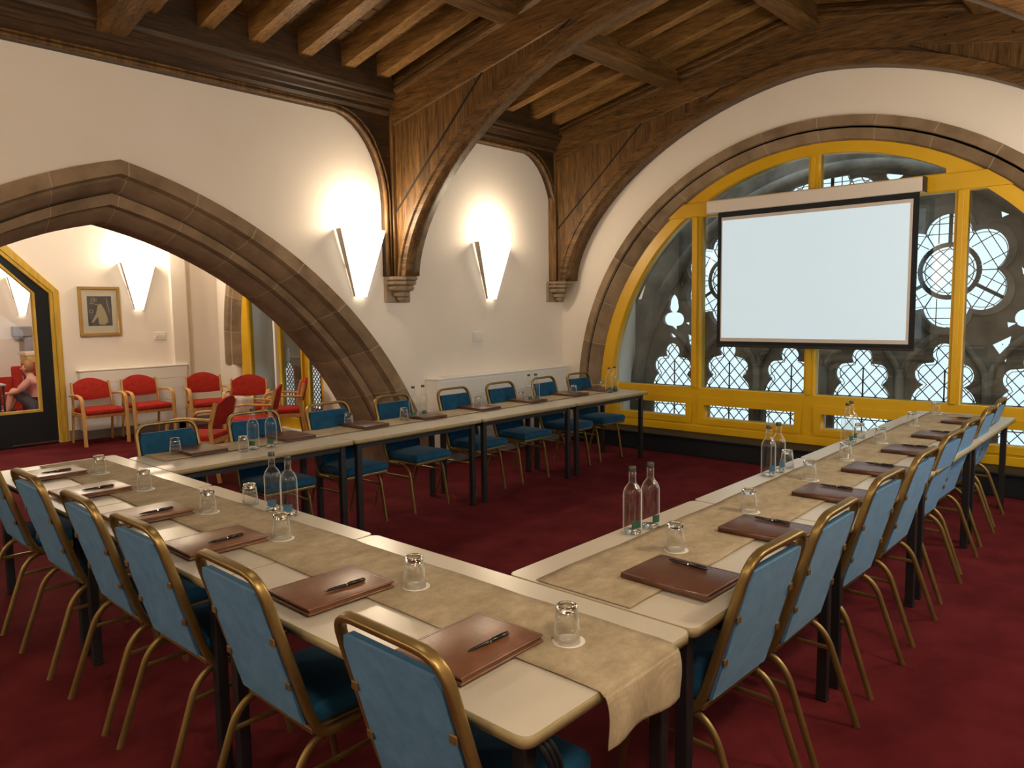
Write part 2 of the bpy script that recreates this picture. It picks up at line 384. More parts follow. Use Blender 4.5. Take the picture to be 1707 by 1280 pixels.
# --- church window beyond: stone tracery with leaded lights
win2 = struct(empty('window_2', (0, 0, 0)), 'stone tracery church window with leaded glass behind the yellow frame', 'window')
XT = 9.2
holes = []
def hw_shape(cy, parts, z0, z1, n=70):
    """y-symmetric outline from stacked circles / boxes"""
    R = []
    for k in range(n + 1):
        z = z0 + (z1 - z0) * k / n; w = 0
        for p in parts:
            if p[0] == 'b':
                if p[2] <= z <= p[3]: w = max(w, p[1])
            else:
                _, oy, oz, r = p
                d = r * r - (z - oz) ** 2
                if d > 0: w = max(w, oy + math.sqrt(d))
        R.append((max(w, .004), z))
    return [(cy + w, z) for w, z in R] + [(cy - w, z) for w, z in R[::-1]]
lights = [5.34, 4.52, 3.69, 2.84, 1.99, 1.15]
for i, cy in enumerate(lights):
    hi = (0, .045, .0, .0, .06, 0)[i]
    holes.append(hw_shape(cy, [('b', .31, .12, .56), ('c', .09, .575, .235), ('c', .165, .875 + hi * .5, .128), ('b', .105, .55, 1.0 + hi), ('c', 0, 1.07 + hi, .12)], .12, 1.187 + hi))
def rose(cy, cz, k, rot=PI / 2, n=150):
    P = []
    for i in range(n):
        th = 2 * PI * i / n; r = .33 * k
        for q in range(6):
            a = rot + q * PI / 3; c = .375 * k; rr = .235 * k
            d = th - a; disc = rr * rr - (c * math.sin(d)) ** 2
            if disc > 0:
                v = c * math.cos(d) + math.sqrt(disc)
                if v > 0: r = max(r, v)
        P.append((cy + r * math.cos(th), cz + r * math.sin(th)))
    return P
roses = [(1.99, 2.03, 1.0), (4.53, 2.03, 1.0), (3.25, 2.74, .95)]
for r in roses: holes.append(rose(*r))
for cy in (5.32, 1.20):
    holes.append(hw_shape(cy, [('c', 0, 1.69, .085), ('c', .075, 1.52, .09), ('b', .055, 1.33, 1.55), ('c', 0, 1.32, .058), ('c', -.075, 1.74, .15)], 1.265, 1.865))
# small daggers and eyelets between the big shapes
def tri(pts): holes.append(pts)
for s in (1, -1):
    Y = lambda y: 3.25 + s * (y - 3.25)
    tri([(Y(1.55), 1.24), (Y(1.38), 1.34), (Y(1.42), 1.05)])
    tri([(Y(2.55), 1.33), (Y(2.42), 1.26), (Y(2.58), 1.12)])
    tri([(Y(1.42), 1.42), (Y(1.34), 1.47), (Y(1.43), 1.48)])
    tri([(Y(1.52), 2.55), (Y(1.45), 2.58), (Y(1.53), 2.62)])
    tri([(Y(2.52), 2.50), (Y(2.44), 2.58), (Y(2.54), 2.62)])
    tri([(Y(1.33), 2.05), (Y(1.28), 2.0), (Y(1.31), 1.95)])
    holes.append([(Y(2.55) + .10 * math.cos(a * PI / 8), 3.13 + .07 * math.sin(a * PI / 8)) for a in range(16)])
    holes.append([(Y(.92) + .1 * math.cos(a * PI / 8), 1.62 + .12 * math.sin(a * PI / 8)) for a in range(16)] if s == 2 else [(Y(2.66), 2.36), (Y(2.60), 2.44), (Y(2.68), 2.44)])
outer = [(-1.4, .0), (6.9, .0), (6.9, 4.3), (-1.4, 4.3)]
tr = obj('tracery', poly_mesh('tracery', [outer] + holes, XT, XT + .07, 'yzx'), M['tracery'], win2)
# moulded outer skin: hood mouldings around each opening, standing proud
def offset_loop(L, d):
    n = len(L); out = []
    area = sum(L[i][0] * L[(i + 1) % n][1] - L[(i + 1) % n][0] * L[i][1] for i in range(n))
    sg = 1 if area > 0 else -1
    for i in range(n):
        a, b, c = L[i - 1], L[i], L[(i + 1) % n]
        tx, ty = c[0] - a[0], c[1] - a[1]; l = math.hypot(tx, ty) or 1
        out.append((b[0] + sg * ty / l * d, b[1] - sg * tx / l * d))
    return out
for r in roses[:2]:
    P = rose(*r); ob = rose(r[0], r[1], r[2] * 1.13)
    obj('moulding', poly_mesh('moulding', [ob, P], XT - .06, XT + .01, 'yzx'), M['tracery'], win2)
for i in range(5):
    cy = (lights[i] + lights[i + 1]) / 2
    bm = bmesh.new()
    tube(bm, [(XT - .02, cy, .1), (XT - .02, cy, .95)], .05, .05, (1, 0, 0), 8, 2)
    for s in (1, -1):
        tube(bm, fillet([(XT - .02, cy, .80), (XT - .02, cy + s * .04, 1.0), (XT - .02, cy + s * .22, 1.25), (XT - .02, cy + s * .42, 1.40)], .15), .04, .035, (1, 0, 0), 8, 2)
    obj('shaft', bm, M['tracery'], win2, smooth=True)
# side arch ribs of the outer opening
bm = bmesh.new()
P = [(XT - .05, WC + .1 + 2.85 * math.cos(a * PI / 40), .2 + 3.05 * math.sin(a * PI / 40)) for a in range(41)]
tube(bm, P, .09, .10, (1, 0, 0), 8, 2); obj('arch_rib', bm, M['tracery'], win2, smooth=True)
# lead cames
bm = bmesh.new(); XL = XT + .075
def bar(y0, z0, y1, z1, w=.006, x=XL):
    w = w * .72
    d = Vector((y1 - y0, z1 - z0)); l = d.length
    if l < 1e-4: return
    nx, nz = -d.y / l * w, d.x / l * w
    v = [bm.verts.new((x, y0 + nx, z0 + nz)), bm.verts.new((x, y1 + nx, z1 + nz)), bm.verts.new((x, y1 - nx, z1 - nz)), bm.verts.new((x, y0 - nx, z0 - nz))]
    v2 = [bm.verts.new((x + .012, p.co.y, p.co.z)) for p in v]
    bm.faces.new(v); bm.faces.new(v2[::-1])
    for i in range(4): bm.faces.new((v[i], v2[i], v2[(i + 1) % 4], v[(i + 1) % 4]))
for cy in lights:
    for k in range(-14, 15):
        o = k * .165
        for s in (1, -1):
            # diagonal inside the box cy+-.32, z .12..1.25
            pts = []
            for y in (cy - .32, cy + .32):
                z = .62 + s * (y - cy) * 1.15 + o; pts.append((y, z))
            (ya, za), (yb, zb) = pts
            def cut(ya, za, yb, zb, lo, hi):
                if za > zb: ya, za, yb, zb = yb, zb, ya, za
                if zb < lo or za > hi: return None
                if za < lo: t = (lo - za) / (zb - za); ya, za = ya + (yb - ya) * t, lo
                if zb > hi: t = (hi - za) / (zb - za); yb, zb = ya + (yb - ya) * t, hi
                return ya, za, yb, zb
            q = cut(ya, za, yb, zb, .12, 1.25)
            if q: bar(*q)
    bar(cy, .12, cy, .95, .010); bar(cy - .32, .60, cy + .32, .60, .009); bar(cy - .32, .33, cy + .32, .33, .007)
for L in holes[:6]:
    L2 = offset_loop(L, -.03)
    for a, b in zip(L2, L2[1:] + L2[:1]):
        if math.hypot(a[0] - b[0], a[1] - b[1]) < .2: bar(*a, *b, .0045)
for cy, cz, k in roses:
    for q in range(36):
        a, b = 2 * PI * q / 36, 2 * PI * (q + 1) / 36
        bar(cy + .285 * k * math.cos(a), cz + .285 * k * math.sin(a), cy + .285 * k * math.cos(b), cz + .285 * k * math.sin(b), .034)
        bar(cy + .235 * k * math.cos(a), cz + .235 * k * math.sin(a), cy + .235 * k * math.cos(b), cz + .235 * k * math.sin(b), .005)
    L2 = offset_loop(rose(cy, cz, k), -.028)
    for a, b in zip(L2, L2[1:] + L2[:1]): bar(*a, *b, .0045)
    for q in range(6):
        a = PI / 2 + q * PI / 3; ca, sa = math.cos(a), math.sin(a)
        if q in (0, 2, 4): bar(cy + .3 * k * ca, cz + .3 * k * sa, cy + .62 * k * ca, cz + .62 * k * sa, .026)
        a2 = a + PI / 6; bar(cy + .3 * k * math.cos(a2), cz + .3 * k * math.sin(a2), cy + .45 * k * math.cos(a2), cz + .45 * k * math.sin(a2), .007)
        for t in (-.11, .11):
            bar(cy + .3 * k * ca - t * sa, cz + .3 * k * sa + t * ca, cy + .6 * k * ca - t * sa, cz + .6 * k * sa + t * ca, .0055)
        for r_ in (.40, .51):
            bar(cy + r_ * k * ca - .24 * sa * k, cz + r_ * k * sa + .24 * ca * k, cy + r_ * k * ca + .24 * sa * k, cz + r_ * k * sa - .24 * ca * k, .0055)
    for o in (-.18, -.09, 0, .09, .18):
        l = math.sqrt(max(0, .28 ** 2 - o * o)) * k
        for s in (1, -1):
            ux, uz = math.sqrt(.5), s * math.sqrt(.5)
            bar(cy - uz * o - ux * l, cz + ux * o - uz * l, cy - uz * o + ux * l, cz + ux * o + uz * l, .0055)
obj('lead_came', bm, M['lead'], win2)
obj('leaded_glass', box(XT + .092, XT + .096, -1.3, 6.8, .05, 4.2), thin_glass('old_leaded_glass', (.61, .62, .62), .02), win2)
# reveal of the passage between the two windows
struct(obj('wall_1', box(XW + .35, XT + .3, 5.93, 6.25, .0, 4.3), M['white_paint']))
struct(obj('wall_2', box(XW + .35, XT + .3, -.75, -.45, .0, 4.3), M['plaster']))
struct(obj('trim_3', box(XW + .35, XT + .3, -.75, 6.25, -.2, .16), M['tracery']), 'stone sill of the passage between yellow window and tracery', 'sill')

# --- projection screen
t = tag(empty('projection_screen', (7.75, 2.94, 2.7)), 'pull-down projection screen with black border hanging before the yellow window', 'screen')
P0 = Matrix.Translation((-7.75, -2.94, -2.7))
def part(name, bm, mat, parent, inv, **k):
    o = obj(name, bm, mat, parent, **k); o.matrix_parent_inverse = inv; return o
part('housing', box(7.74, 7.86, 1.90, 4.06, 2.71, 2.845, .012), M['housing'], t, P0)
part('end_cap', box(7.738, 7.862, 1.892, 1.905, 2.708, 2.847, .004), M['black_metal'], t, P0)
part('end_cap', box(7.738, 7.862, 4.055, 4.068, 2.708, 2.847, .004), M['housing'], t, P0)
part('border', poly_mesh('border', [[(1.935, 1.262), (3.945, 1.262), (3.945, 2.712), (1.935, 2.712)], [(1.985, 1.30), (3.905, 1.30), (3.905, 2.655), (1.985, 2.655)]], 7.776, 7.784, 'yzx'), M['black'], t, P0)
part('margin', poly_mesh('margin', [[(1.98, 1.295), (3.91, 1.295), (3.91, 2.66), (1.98, 2.66)], [(2.01, 1.338), (3.893, 1.338), (3.893, 2.62), (2.01, 2.62)]], 7.777, 7.783, 'yzx'), M['screen_white'], t, P0)
part('screen_surface', box(7.778, 7.782, 2.0, 3.90, 1.33, 2.63), M['screen'], t, P0)
part('weight_bar', box(7.765, 7.795, 1.93, 3.95, 1.238, 1.266, .006), M['black_metal'], t, P0)
bm = bmesh.new()
for y in (2.1, 3.85): bx(bm, 7.83, 7.95, y - .015, y + .015, 2.76, 2.82)
part('bracket', bm, M['black_metal'], t, P0)

# ------------------------------------------------------------------ roof timbers
def mold(y): return 3.82 + .20 * (6.05 - max(y, 2 * YC - y))     # lower edge of the tie-beam moulding, both slopes
def slope_box(bm, x0, x1, ya, yb, zoff0, zoff1, dz=0):
    """beam running up one slope between ya and yb; z from mold(y)+zoff"""
    v = []
    for y in (ya, yb):
        for x in (x0, x1):
            for zo in (zoff0, zoff1): v.append(bm.verts.new((x, y, mold(y) + zo)))
    for f in ((0, 1, 3, 2), (4, 6, 7, 5), (0, 4, 5, 1), (2, 3, 7, 6), (0, 2, 6, 4), (1, 5, 7, 3)): bm.faces.new([v[i] for i in f])
ceil = struct(empty('ceiling', (0, 0, 0)))
YE = 2 * YC - YW      # far side wall line (mirror)
RB = .125             # rafter underside above moulding line
for s in (0, 1):
    bm = bmesh.new()
    a, b_ = (YW, YC) if s == 0 else (YC, YE - .3)
    slope_box(bm, XB, XW + .3, a, b_, RB + .21, RB + .25)
    # boards: shallow fillets every 14 cm across the slope
    y = a
    step = .2 * (1 if b_ > a else -1)
    while (y - b_) * step < 0:
        bx(bm, XB, XW, y - .004, y + .004, mold(y) + RB + .203, mold(y) + RB + .212); y += step
    obj('boarding', bm, M['oak_board'], ceil)
xs = [-2.2 + .45 * k for k in range(0, 10)] + [2.57, 3.02, 3.46, 3.93, 4.39, 4.80] + [5.66, 6.14, 6.61, 7.08, 7.50]
for x in xs:
    if 1.95 < x < 2.5: continue
    for s in (0, 1):
        bm = bmesh.new()
        a, b_ = (6.02, YC + .05) if s == 0 else (YC - .05, YE + .1)
        slope_box(bm, x - .058, x + .058, a, b_, RB, RB + .21)
        obj('rafter', bm, M['oak_light'], ceil)
for yc in (4.44, 2 * YC - 4.44):
    for x0, x1 in ((XB, 2.2), (2.42, 4.93), (5.24, 7.60)):
        bm = bmesh.new(); zb = mold(yc) - .03
        # chamfered purlin with carved scalloped upper edge
        bx(bm, x0, x1, yc - .11, yc + .11, zb, zb + .15, .015)
        k = x0 + .15
        while k < x1 - .3:
            bx(bm, k, k + .34, yc - .085, yc + .085, zb + .14, zb + .19 + .02, .02); k += .36
        obj('purlin', bm, M['oak_x'], ceil)
for x0, x1 in ((XB, 2.2), (2.42, 4.93), (5.24, 7.60)):
    obj('ridge_beam', box(x0, x1, YC - .10, YC + .10, mold(YC) - .09, mold(YC) + .25, .015), M['oak_x'], ceil)
bm = bmesh.new()
for s in (0, 1):
    a, b_ = (6.06, YC) if s == 0 else (YC, YE + .1)
    slope_box(bm, 2.2, 2.41, a, b_, -.08, RB + .21)
obj('principal_beam', bm, M['oak_y'], ceil)
# wall-plate cornices (both long walls), several moulded fillets
def cornice(name, x0, x1, sgn, y0):
    pf = [(0, 3.585), (-.075, 3.585), (-.085, 3.60), (-.085, 3.625), (-.11, 3.64), (-.135, 3.665), (-.135, 3.70), (-.15, 3.71), (-.175, 3.75), (-.20, 3.76), (-.20, 3.785), (-.22, 3.80), (-.23, 3.83), (-.23, 3.94), (-.19, 3.95), (-.19, 4.22), (0, 4.22)]
    bm = bmesh.new()
    A = [bm.verts.new((x0, y0 + sgn * d, z)) for d, z in pf]; B = [bm.verts.new((x1, y0 + sgn * d, z)) for d, z in pf]
    n = len(pf)
    for i in range(n): bm.faces.new((A[i], A[(i + 1) % n], B[(i + 1) % n], B[i]))
    bm.faces.new(A[::-1]); bm.faces.new(B)
    return obj(name, bm, M['oak_dark'], ceil)
cornice('wall_plate', XB, 4.93, 1, YW); cornice('wall_plate', 5.24, 7.6, 1, YW); cornice('wall_plate', XB, 7.6, -1, YR)
# curved wall frames in each bay
def bay_frame(x0, x1, post=.07, top=3.60, rx=.62, rz=.85):
    n = 10
    a0, a1 = x0 + post, x1 - post; zt = top
    L = [(a0, 2.04)]
    L += [(a0 + rx * (1 - math.cos(PI / 2 * k / n)), zt - rz + rz * math.sin(PI / 2 * k / n)) for k in range(n + 1)]
    L += [(a1 - rx * (1 - math.cos(PI / 2 * k / n)), zt - rz + rz * math.sin(PI / 2 * k / n)) for k in range(n, -1, -1)]
    L += [(a1, 2.04)]
    def off(d, dz=None):
        return [(x + (-d if x < (x0 + x1) / 2 else d) * (1 if z < zt - .02 else 1), z + (d if z > zt - rz * .3 else 0)) for x, z in L]
    outer = [(x0, 2.04)] + [(x0, 3.62), (x1, 3.62), (x1, 2.04)]
    return [outer + L[::-1]], L
for x0, x1 in ((-.16, 4.96), (5.15, 7.70)):
    loops_, L = bay_frame(x0, x1)
    obj('wall_frame', poly_mesh('wall_frame', loops_, YW - .09, YW + .01, 'xzy'), M['oak_dark'], ceil)
    bm = bmesh.new()
    tube(bm, [(x, YW - .085, z) for x, z in L], .02, .025, (0, 1, 0), 8, 2)
    tube(bm, [(x + (-.04 if x < (x0 + x1) / 2 else .04), YW - .09, z + (.03 if z > 3.3 else 0)) for x, z in L], .013, .02, (0, 1, 0), 8, 2)
    obj('frame_moulding', bm, M['oak_z'], ceil, smooth=True)

M['joint'] = plain('dark_oak_joint', (.010, .006, .003), .8)
def truss(x0, x1, label):
    t = struct(empty('roof_truss', ((x0 + x1) / 2, YC, 0)), label, 'truss')
    inv = Matrix.Translation((-(x0 + x1) / 2, -YC, 0))
    a, bq, nn = 3.0, 1.95, 1.7
    def curve(off=0, n=26):
        P = []
        for k in range(-n, n + 1):
            th = PI / 2 * k / n
            s_, c_ = math.sin(th), math.cos(th)
            y = (a + off) * math.copysign(abs(s_) ** (2 / nn), s_); z = 2.04 + (bq + off) * abs(c_) ** (2 / nn)
            P.append((YC + y, z))
        return P
    def strip(zo0, zo1, ya, yb): 
        return [(ya, mold(ya) + zo0), (YC, mold(YC) + zo0), (yb, mold(yb) + zo0), (yb, mold(yb) + zo1), (YC, mold(YC) + zo1), (ya, mold(ya) + zo1)]
    ye, yw = YE + .02, YW - .02
    part('tie_beam', poly_mesh('tie', [strip(-.27, .27, yw, ye)], x0 + .01, x1 - .01, 'yzx'), M['oak_y'], t, inv)
    for zo0, zo1, d in ((0, .03, .055), (.03, .055, .035), (.055, .075, .05), (.085, .11, .02)):
        part('moulding', poly_mesh('tm', [strip(zo0, zo1, yw - .05, ye + .05)], x0 - d, x1 + d, 'yzx'), M['oak_y'], t, inv)
    cin = curve(0); cmid = curve(.035); cout = curve(.085)
    # spandrel boards: three planks on each side fanning out of the corbel
    for s in (1, -1):
        half = [(y, z) for y, z in cout if s * (y - YC) >= -1e-6]
        if s == 1: half = half                     # apex -> wall foot
        else: half = half[::-1]
        ylim = yw if s == 1 else ye
        topline = lambda y: mold(y) - .27
        # plank boundaries: at heights along the wall edge / tie
        zs = topline(ylim)
        cutA = (ylim, 2.75); cutB = (ylim, 3.25)
        i1, i2 = int(len(half) * .42), int(len(half) * .64)
        pA, pB = half[i1], half[i2]
        tA = (YC + s * .9, topline(YC + s * .9)); tB = (YC + s * 1.9, topline(YC + s * 1.9))
        foot = (ylim, 2.04)
        P1 = half[:i1 + 1] + [tA, (YC, topline(YC))]
        P2 = half[i1:] + [foot, cutA, tA] if False else half[i1:] + [foot, (ylim, 2.6), tB, tA]
        P3 = [(ylim, 2.6), (ylim, zs), tB]
        for (ua, va), (ub, vb) in ((pA, tA), ((ylim, 2.6), tB)):
            dl = math.hypot(ub - ua, vb - va); nx, nz = -(vb - va) / dl * .006, (ub - ua) / dl * .006
            part('board_joint', poly_mesh('jt', [[(ua + nx, va + nz), (ub + nx, vb + nz), (ub - nx, vb - nz), (ua - nx, va - nz)]], x0 + .022, x1 - .022, 'yzx'), M['joint'], t, inv)
        for q, (P, mt) in enumerate(((P1, 'oak_y'), (P2, 'oak_z'), (P3, 'oak_z'))):
            part('spandrel_board', poly_mesh('sp', [P], x0 + .03 + .006 * q, x1 - .03 - .006 * q, 'yzx'), M[mt], t, inv)
    part('arch_rib', poly_mesh('rib', [cout + cin[::-1]], x0, x1, 'yzx'), M['oak_y'], t, inv)
    part('rib_bead', poly_mesh('bead', [curve(.10) + curve(.070)[::-1]], x0 - .02, x1 + .02, 'yzx'), M['oak_y'], t, inv)
    for y0, y1 in ((YW - .12, YW), (YR + .05, YR + .15)):
        part('wall_post', box(x0 - .005, x1 + .005, y0, y1, 2.04, 3.9, .01), M['oak_z'], t, inv)
    bm = bmesh.new()
    for y in [YC + d for d in (-2.6, -2.2, -1.7, -1.2, 1.2, 1.7, 2.2, 2.6, 2.9)]:
        for dz in (-.2, -.06):
            bmesh.ops.create_uvsphere(bm, u_segments=6, v_segments=4, radius=.011, matrix=Matrix.Translation((x0 + .008, y, mold(y) + dz)))
    part('oak_peg', bm, M['oak_dark'], t, inv)
    return t
truss(4.96, 5.15, 'arched oak roof truss springing from the corbel between the two lit sconces')
truss(7.58, 7.83, 'arched oak roof truss against the window wall')
def corbel(x, y, label):
    t = struct(empty('corbel', (x, y, 1.9)), label, 'corbel')
    bm = bmesh.new()
    lathe(bm, [(0, -.125), (.02, -.12), (.045, -.10), (.05, -.075), (.085, -.06), (.09, -.03), (.075, -.02), (.13, .0), (.14, .02), (.14, .035), (.125, .045), (.16, .06), (.165, .085), (.15, .095), (.175, .105), (.18, .135), (0, .14)], 8)
    bmesh.ops.rotate(bm, verts=bm.verts, cent=(0, 0, 0), matrix=Matrix.Rotation(PI / 8, 3, 'Z'))
    obj('corbel_stone', bm, M['stone'], t).location = (0, -.09, 0)
    obj('backing_block', box(-.16, .16, -.035, .005, -.125, .12, .006), M['stone'], t)
corbel(5.055, YW, 'carved octagonal stone corbel between the two sconces')
corbel(7.68, YW, 'carved octagonal stone corbel in the corner by the window')

# ------------------------------------------------------------------ lamps
def sconce(x, y, ztop, label, w=.25, h=.66, rz=0, light=True, group='wedge-shaped wall sconces', power=30):
    t = tag(empty('wall_sconce', (x, y, ztop - h), rz), label, 'wall lamp', group)
    wb, d0, d1 = w * .24, .05, .14
    bm = bmesh.new()
    v = [bm.verts.new(p) for p in ((-wb, -d0, 0), (wb, -d0, 0), (w, -d1, h), (-w, -d1, h), (-wb, -d0 + .006, 0), (wb, -d0 + .006, 0), (w, -d1 + .006, h), (-w, -d1 + .006, h))]
    for f in ((0, 1, 2, 3), (7, 6, 5, 4), (0, 4, 5, 1), (1, 5, 6, 2), (2, 6, 7, 3), (3, 7, 4, 0)): bm.faces.new([v[i] for i in f])
    obj('glass_shade', bm, M['opal'], t)
    for s in (-1, 1):
        def quad(f0, f1, off):
            q = [(s * (wb * (1 + .06 * f0)), -d0 * (1 - f0) - .002, .004), (s * w * (1 + .015 * f0), -d1 * (1 - f0) - .002, h - .001), (s * w * (1 + .015 * f1), -d1 * (1 - f1) - .002, h - .001), (s * wb * (1 + .06 * f1), -d0 * (1 - f1) - .002, .004)]
            bm = bmesh.new(); A = [bm.verts.new((p[0] + s * off, p[1], p[2])) for p in q]; B = [bm.verts.new((p[0] - s * .005 + s * off, p[1], p[2])) for p in q]
            bm.faces.new(A); bm.faces.new(B[::-1])
            for i in range(4): bm.faces.new((A[i], B[i], B[(i + 1) % 4], A[(i + 1) % 4]))
            return bm
        obj('side_glass', quad(.04, .40, 0), M['opal'], t)
        obj('side_plate', quad(.38, .94, .004), M['steel'], t)
    obj('wall_plate', box(-w * .6, w * .6, -.012, 0, h * .45, h * .8, .003), M['steel'], t)
    if light:
        L = bpy.data.lights.new('sconce_or_fill_bulb', 'POINT'); L.energy = power; L.color = (1, .80, .56); L.shadow_soft_size = .10
        lo = bpy.data.objects.new('sconce_or_fill_bulb', L); C.objects.link(lo)
        R = Matrix.Rotation(rz, 3, 'Z') @ Vector((0, -.17, 0))
        lo.location = (x + R.x, y + R.y, ztop + .10)
    return t
sconce(4.58, YW, 2.49, 'lit wedge-shaped wall sconce above the foot of the stone arch', power=36)
sconce(6.47, YW, 2.47, 'lit wedge-shaped wall sconce above the white radiator cover', power=32)
sconce(4.42, 11.2, 2.42, 'lit wedge-shaped wall sconce beside the framed picture in the far room', w=.22, h=.66, power=42)

def lamp(name, typ, loc, e, col=(1, 1, 1), size=.3, rot=None, **k):
    L = bpy.data.lights.new(name, typ); L.energy = e; L.color = col
    if typ == 'AREA':
        L.shape = 'RECTANGLE'; L.size = k.get('sx', 1); L.size_y = k.get('sy', 1)
    else: L.shadow_soft_size = size
    if typ == 'SPOT': L.spot_size = k.get('spot', 2.0); L.spot_blend = .6
    o = bpy.data.objects.new(name, L); C.objects.link(o); o.location = loc
    if rot: o.rotation_euler = rot
    return o
# unseen fill bulbs without fixtures, added on the walls behind and beside the camera
for i, (x, y) in enumerate(((.6, YR + .15), (3.4, YR + .15), (6.2, YR + .15), (-2.4, 1.5), (-2.4, 4.6))):
    lamp('sconce_or_fill_bulb', 'POINT', (x, y, 2.5), 85, (1, .82, .60), .12)
lamp('fill_spot', 'SPOT', (1.2, 2.4, 3.9), 45, (1, .86, .68), .15, (0, 0, 0), spot=2.3)  # both spots are added overhead fill, without fixtures
lamp('fill_spot', 'SPOT', (4.4, 2.9, 4.0), 25, (1, .88, .72), .15, (0, 0, 0), spot=2.3)


# ------------------------------------------------------------------ far room through the arch
YF = 11.2; XF = 5.6
dL, dR, dT, dS = .90, 3.40, 2.78, 2.02      # door outer frame
def door_loop(m):
    l, r = dL + m, dR - m
    return [(l, 0), (r, 0), (r, dS - m * .3), (r - .74 + m * .1, dT - m), (l + .74 - m * .1, dT - m), (l, dS - m * .3)]
wl = [(-2.9, 0), (dL, 0), (dL, dS), (dL + .74, dT), (dR - .74, dT), (dR, dS), (dR, 0), (XF + .3, 0), (XF + .3, 4.2), (-2.9, 4.2)]
struct(obj('wall_back', poly_mesh('wall_back', [wl], YF, YF + .25, 'xzy'), M['plaster']))
struct(obj('trim_4', box(4.87, 5.09, YF - .08, YF, 0, 4.2), M['plaster']), 'white pilaster beside the far room radiator', 'pilaster')
struct(obj('wall_side', box(-2.9, -2.6, 7.0, YF, 0, 4.2), M['plaster']))
struct(obj('ceiling_2', box(-2.9, XF + .3, 7.0, YF + .25, 3.6, 3.8), M['white_paint']))
struct(obj('baseboard_back', box(3.42, XF, YF - .02, YF, 0, .14, .004), M['grey']))
# its side wall with a pointed window
def pw(half, z1, zs, y0=9.62, n=14):
    # pointed arch outline from right springing over the apex
    r = half * 1.35; cx = r - half
    L = []
    a1 = math.acos(cx / r)
    for k in range(n + 1):
        a = a1 * k / n; L.append((y0 - cx + r * math.cos(a), zs + (z1 - zs) * (r * math.sin(a)) / (r * math.sin(a1))))
    Rr = [(2 * y0 - y, z) for y, z in L[::-1]]
    return L + Rr[1:]
def pwl(half, z1, zs, z0): P = pw(half, z1, zs); return [(P[0][0], z0)] + P + [(P[-1][0], z0)]
struct(obj('wall_side_1', poly_mesh('ws', [[(7.0, 0), (YF, 0), (YF, 4.2), (7.0, 4.2)], pwl(1.20, 3.3, 1.25, .06)], XF, XF + .3, 'yzx'), M['plaster']))
def q3(half, z1, zs, x, z0): return [Vector((x, y, z)) for y, z in pwl(half, z1, zs, z0)]
struct(obj('trim_5', sweep_rings([q3(1.36, 3.45, 1.25, XF - .0, .92), q3(1.36, 3.45, 1.25, XF - .03, .92), q3(1.24, 3.33, 1.25, XF - .03, .92), q3(1.08, 3.15, 1.25, XF + .10, .92), q3(1.06, 3.12, 1.25, XF + .22, .92)]), M['sandstone'], smooth=True, ang=.5),
       'brown sandstone arch of the far room window', 'arch')
w3_ = struct(empty('window_3'), 'pointed far room window with yellow frame', 'window')
FO3 = pwl(1.10, 3.15, 1.25, .05)
ph = []
for a, b_ in ((8.61, 8.95), (9.05, 9.66), (9.78, 10.50)):
    zt = lambda y: 1.25 + 1.72 * max(0, 1 - (abs(y - 9.62) / .98) ** 2) ** .5
    n = 14; ys = [a + (b_ - a) * k / n for k in range(n + 1)]
    ph.append([(a, .20), (b_, .20)] + [(y, zt(y)) for y in ys[::-1]])
obj('frame', poly_mesh('yf3', [FO3] + ph, XF + .10, XF + .19, 'yzx'), M['yellow'], w3_)
for L in ph: obj('pane', poly_mesh('pane', [L], XF + .145, XF + .149, 'yzx'), M['pane'], w3_)
obj('mullion', box(XF + .06, XF + .11, 9.67, 9.72, .2, 2.9, .004), M['white_paint'], w3_)
obj('mullion', box(XF + .06, XF + .11, 9.0, 9.03, .2, 2.4, .004), M['yellow'], w3_)
# passage behind it, with its own leaded stone lights
h3 = []
for cy in (8.35, 9.20, 9.95, 10.67):
    h3.append(hw_shape(cy, [('b', .17, .15, .72), ('c', 0, .74, .175), ('b', .06, .8, 1.13)], .15, 1.13))
    h3.append(hw_shape(cy, [('b', .085, 1.46, 2.3), ('c', 0, 1.45, .09)], 1.37, 2.3))
wn4 = struct(empty('window_4'), 'leaded stone lights behind the far room window', 'window')
obj('tracery', poly_mesh('tr3', [[(7.2, 0), (11.0, 0), (11.0, 4.0), (7.2, 4.0)]] + h3, XF + .85, XF + .92, 'yzx'), M['tracery'], wn4)
bm = bmesh.new(); XL = XF + .93
for cy in (8.35, 9.20, 9.95, 10.67):
    for k in range(-8, 26):
        for s in (1, -1):
            bar(cy - .18, .5 + k * .08 - s * .18, cy + .18, .5 + k * .08 + s * .18, .006, XL)
obj('lead_came', bm, M['lead'], wn4)
struct(obj('wall_3', box(XF + .3, XF + 1.3, 11.0, 11.3, 0, 4.0), M['plaster']))
struct(obj('floor_1', box(XF + .3, XF + 1.3, 7.0, 11.3, -.2, .0), M['carpet']))
struct(obj('ceiling_3', box(XF + .3, XF + .6, 7.0, 11.3, 4.0, 4.2), M['plaster']))
# wall switches
def switch(x, y, z, label, w=.085):
    t = tag(empty('wall_switch', (x, y, z)), label, 'switch')
    obj('plate', box(-w, w, -.012, 0, -.055, .055, .006), M['white_plastic'], t)
    for k in (-.5, 0, .5): obj('rocker', box(k * w - .016, k * w + .016, -.018, -.010, -.022, .022, .003), M['white_plastic'], t)
switch(6.255, YW, 1.375, 'white switch plate on the wall above the radiator cover')
switch(4.70, YF, 1.375, 'white switch plate below the far room sconce', .09)
